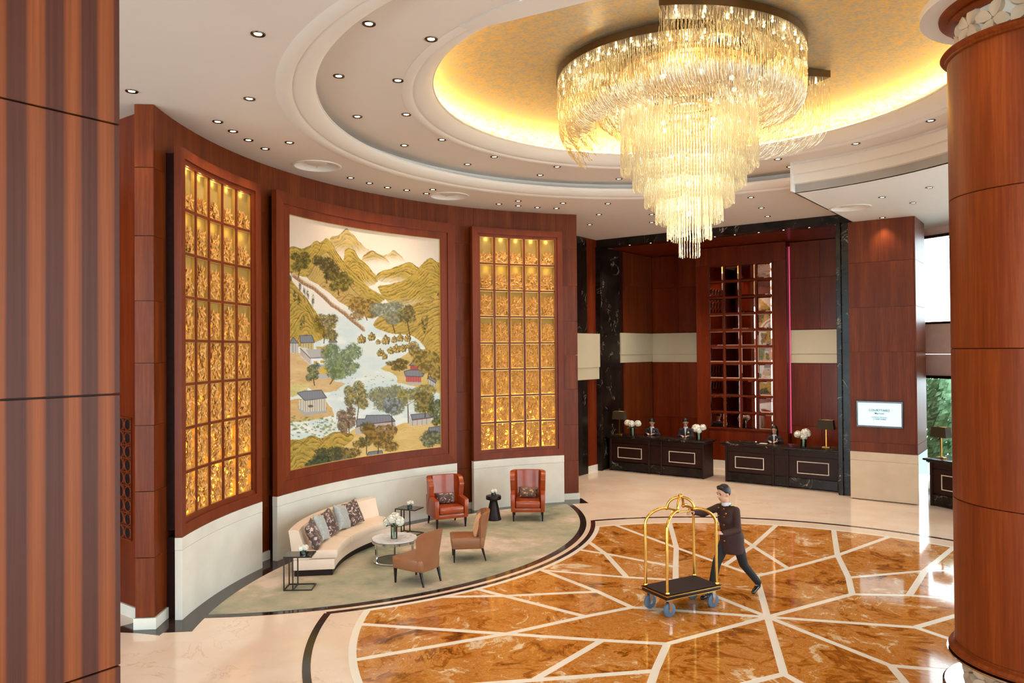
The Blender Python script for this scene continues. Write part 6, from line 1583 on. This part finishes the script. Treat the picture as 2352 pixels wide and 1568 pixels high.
def desk_pose(h=1.0, nod=25, lean=0.08, hand_z=1.14):
    s = h
    return dict(head=(0, -0.06 - lean, 1.545 * s), neck=(0, -0.03 - lean, 1.40 * s), chest=(0, -0.02 - lean * .7, 1.21 * s), belly=(0, -lean * .3, 1.03 * s), hip=(0, 0.02, 0.88 * s), nod=R_(nod),
                shoR=(-0.148 * s, -0.03 - lean, 1.305 * s), elbR=(-0.215, -0.02 - lean, 1.08), wriR=(-0.12, -0.24 - lean, hand_z), hndR=(-0.06, -0.33 - lean, hand_z), shoL=(0.148 * s, -0.03 - lean, 1.305 * s), elbL=(0.215, -0.02 - lean, 1.08), wriL=(0.12, -0.24 - lean, hand_z), hndL=(0.06, -0.33 - lean, hand_z), curl=0.4,
                hipL=(0.085, 0.02, 0.86), hipR=(-0.085, 0.02, 0.86), kneL=(0.09, 0.0, 0.48), kneR=(-0.09, 0.0, 0.48), ankL=(0.09, 0.03, 0.09), ankR=(-0.09, 0.03, 0.09), toeL=(0.1, -0.12, 0.035), toeR=(-0.1, -0.12, 0.035), hem=0.03)
person('receptionist in a charcoal suit with hair tied back looking down beside the lamp and flowers', (-10.85, 22.25, 0), facing(0.25, -1), desk_pose(0.95, 28, 0.10), M['suit'], True, 'bun')
person('receptionist with short black hair in a charcoal suit at the middle of the left desk', (-9.72, 22.25, 0), facing(0.30, -1), desk_pose(0.99, 26, 0.08), M['suit'], False, 'short')
person('receptionist with long dark hair standing behind the right desk below the mirror', (-6.98, 22.25, 0), facing(0.10, -1), desk_pose(0.935, 14, 0.06), M['suit'], True, 'long')
# ================================================================== OUTSIDE THE WINDOW
for k, (x, y, h_) in enumerate([(-5.3, 27.6, 2.6), (-3.35, 26.6, 2.9), (-1.4, 25.6, 2.7), (0.6, 24.4, 2.9), (-7.2, 28.6, 2.8)]):
    t = thing('garden_shrub', ('dense green shrub outside the window, farthest from the column', 'tall green shrub seen through the gap beside the column', 'green shrub outside the window behind the desk lamp', 'green shrub outside the window hidden by the round column', 'green shrub outside behind the reception wall')[k], 'shrub', (x, y, -0.1), 0, 'shrubs outside the window')
    rd = random.Random(200 + k); mb = MB()
    for q in range(1800):
        a = rd.uniform(0, 2 * PI); z = rd.uniform(0.15, 1) * h_; r = (0.75 + 0.15 * math.sin(5 * a + k)) * math.sqrt(max(0.05, 1 - (z / h_ - 0.45) ** 2 * 2.4)) * rd.uniform(0.75, 1.0)
        p = Vector((r * math.cos(a), r * math.sin(a), z)); n = Vector((math.cos(a), math.sin(a), rd.uniform(-.3, .8))).normalized(); u = n.orthogonal().normalized(); v = n.cross(u); s_ = rd.uniform(0.09, 0.17)
        mb.add([tuple(p + u * s_), tuple(p + v * s_ * .5 + n * .02), tuple(p - u * s_), tuple(p - v * s_ * .5 + n * .02)], [(0, 1, 2, 3)])
    mb.build('foliage', M['shrub'], t, fix=False)['kind'] = 'stuff'
    MB().tube([(0, 0, 0), (0.02, 0, h_ * 0.5), (0, 0.03, h_ * 0.85)], [0.06, 0.045, 0.02], 7).build('stem', M['wood_dark'], t)
struct(MB().box(-14, 16, 17, 40, -0.35, -0.125).build('ground_outside', M['leafgreen']))
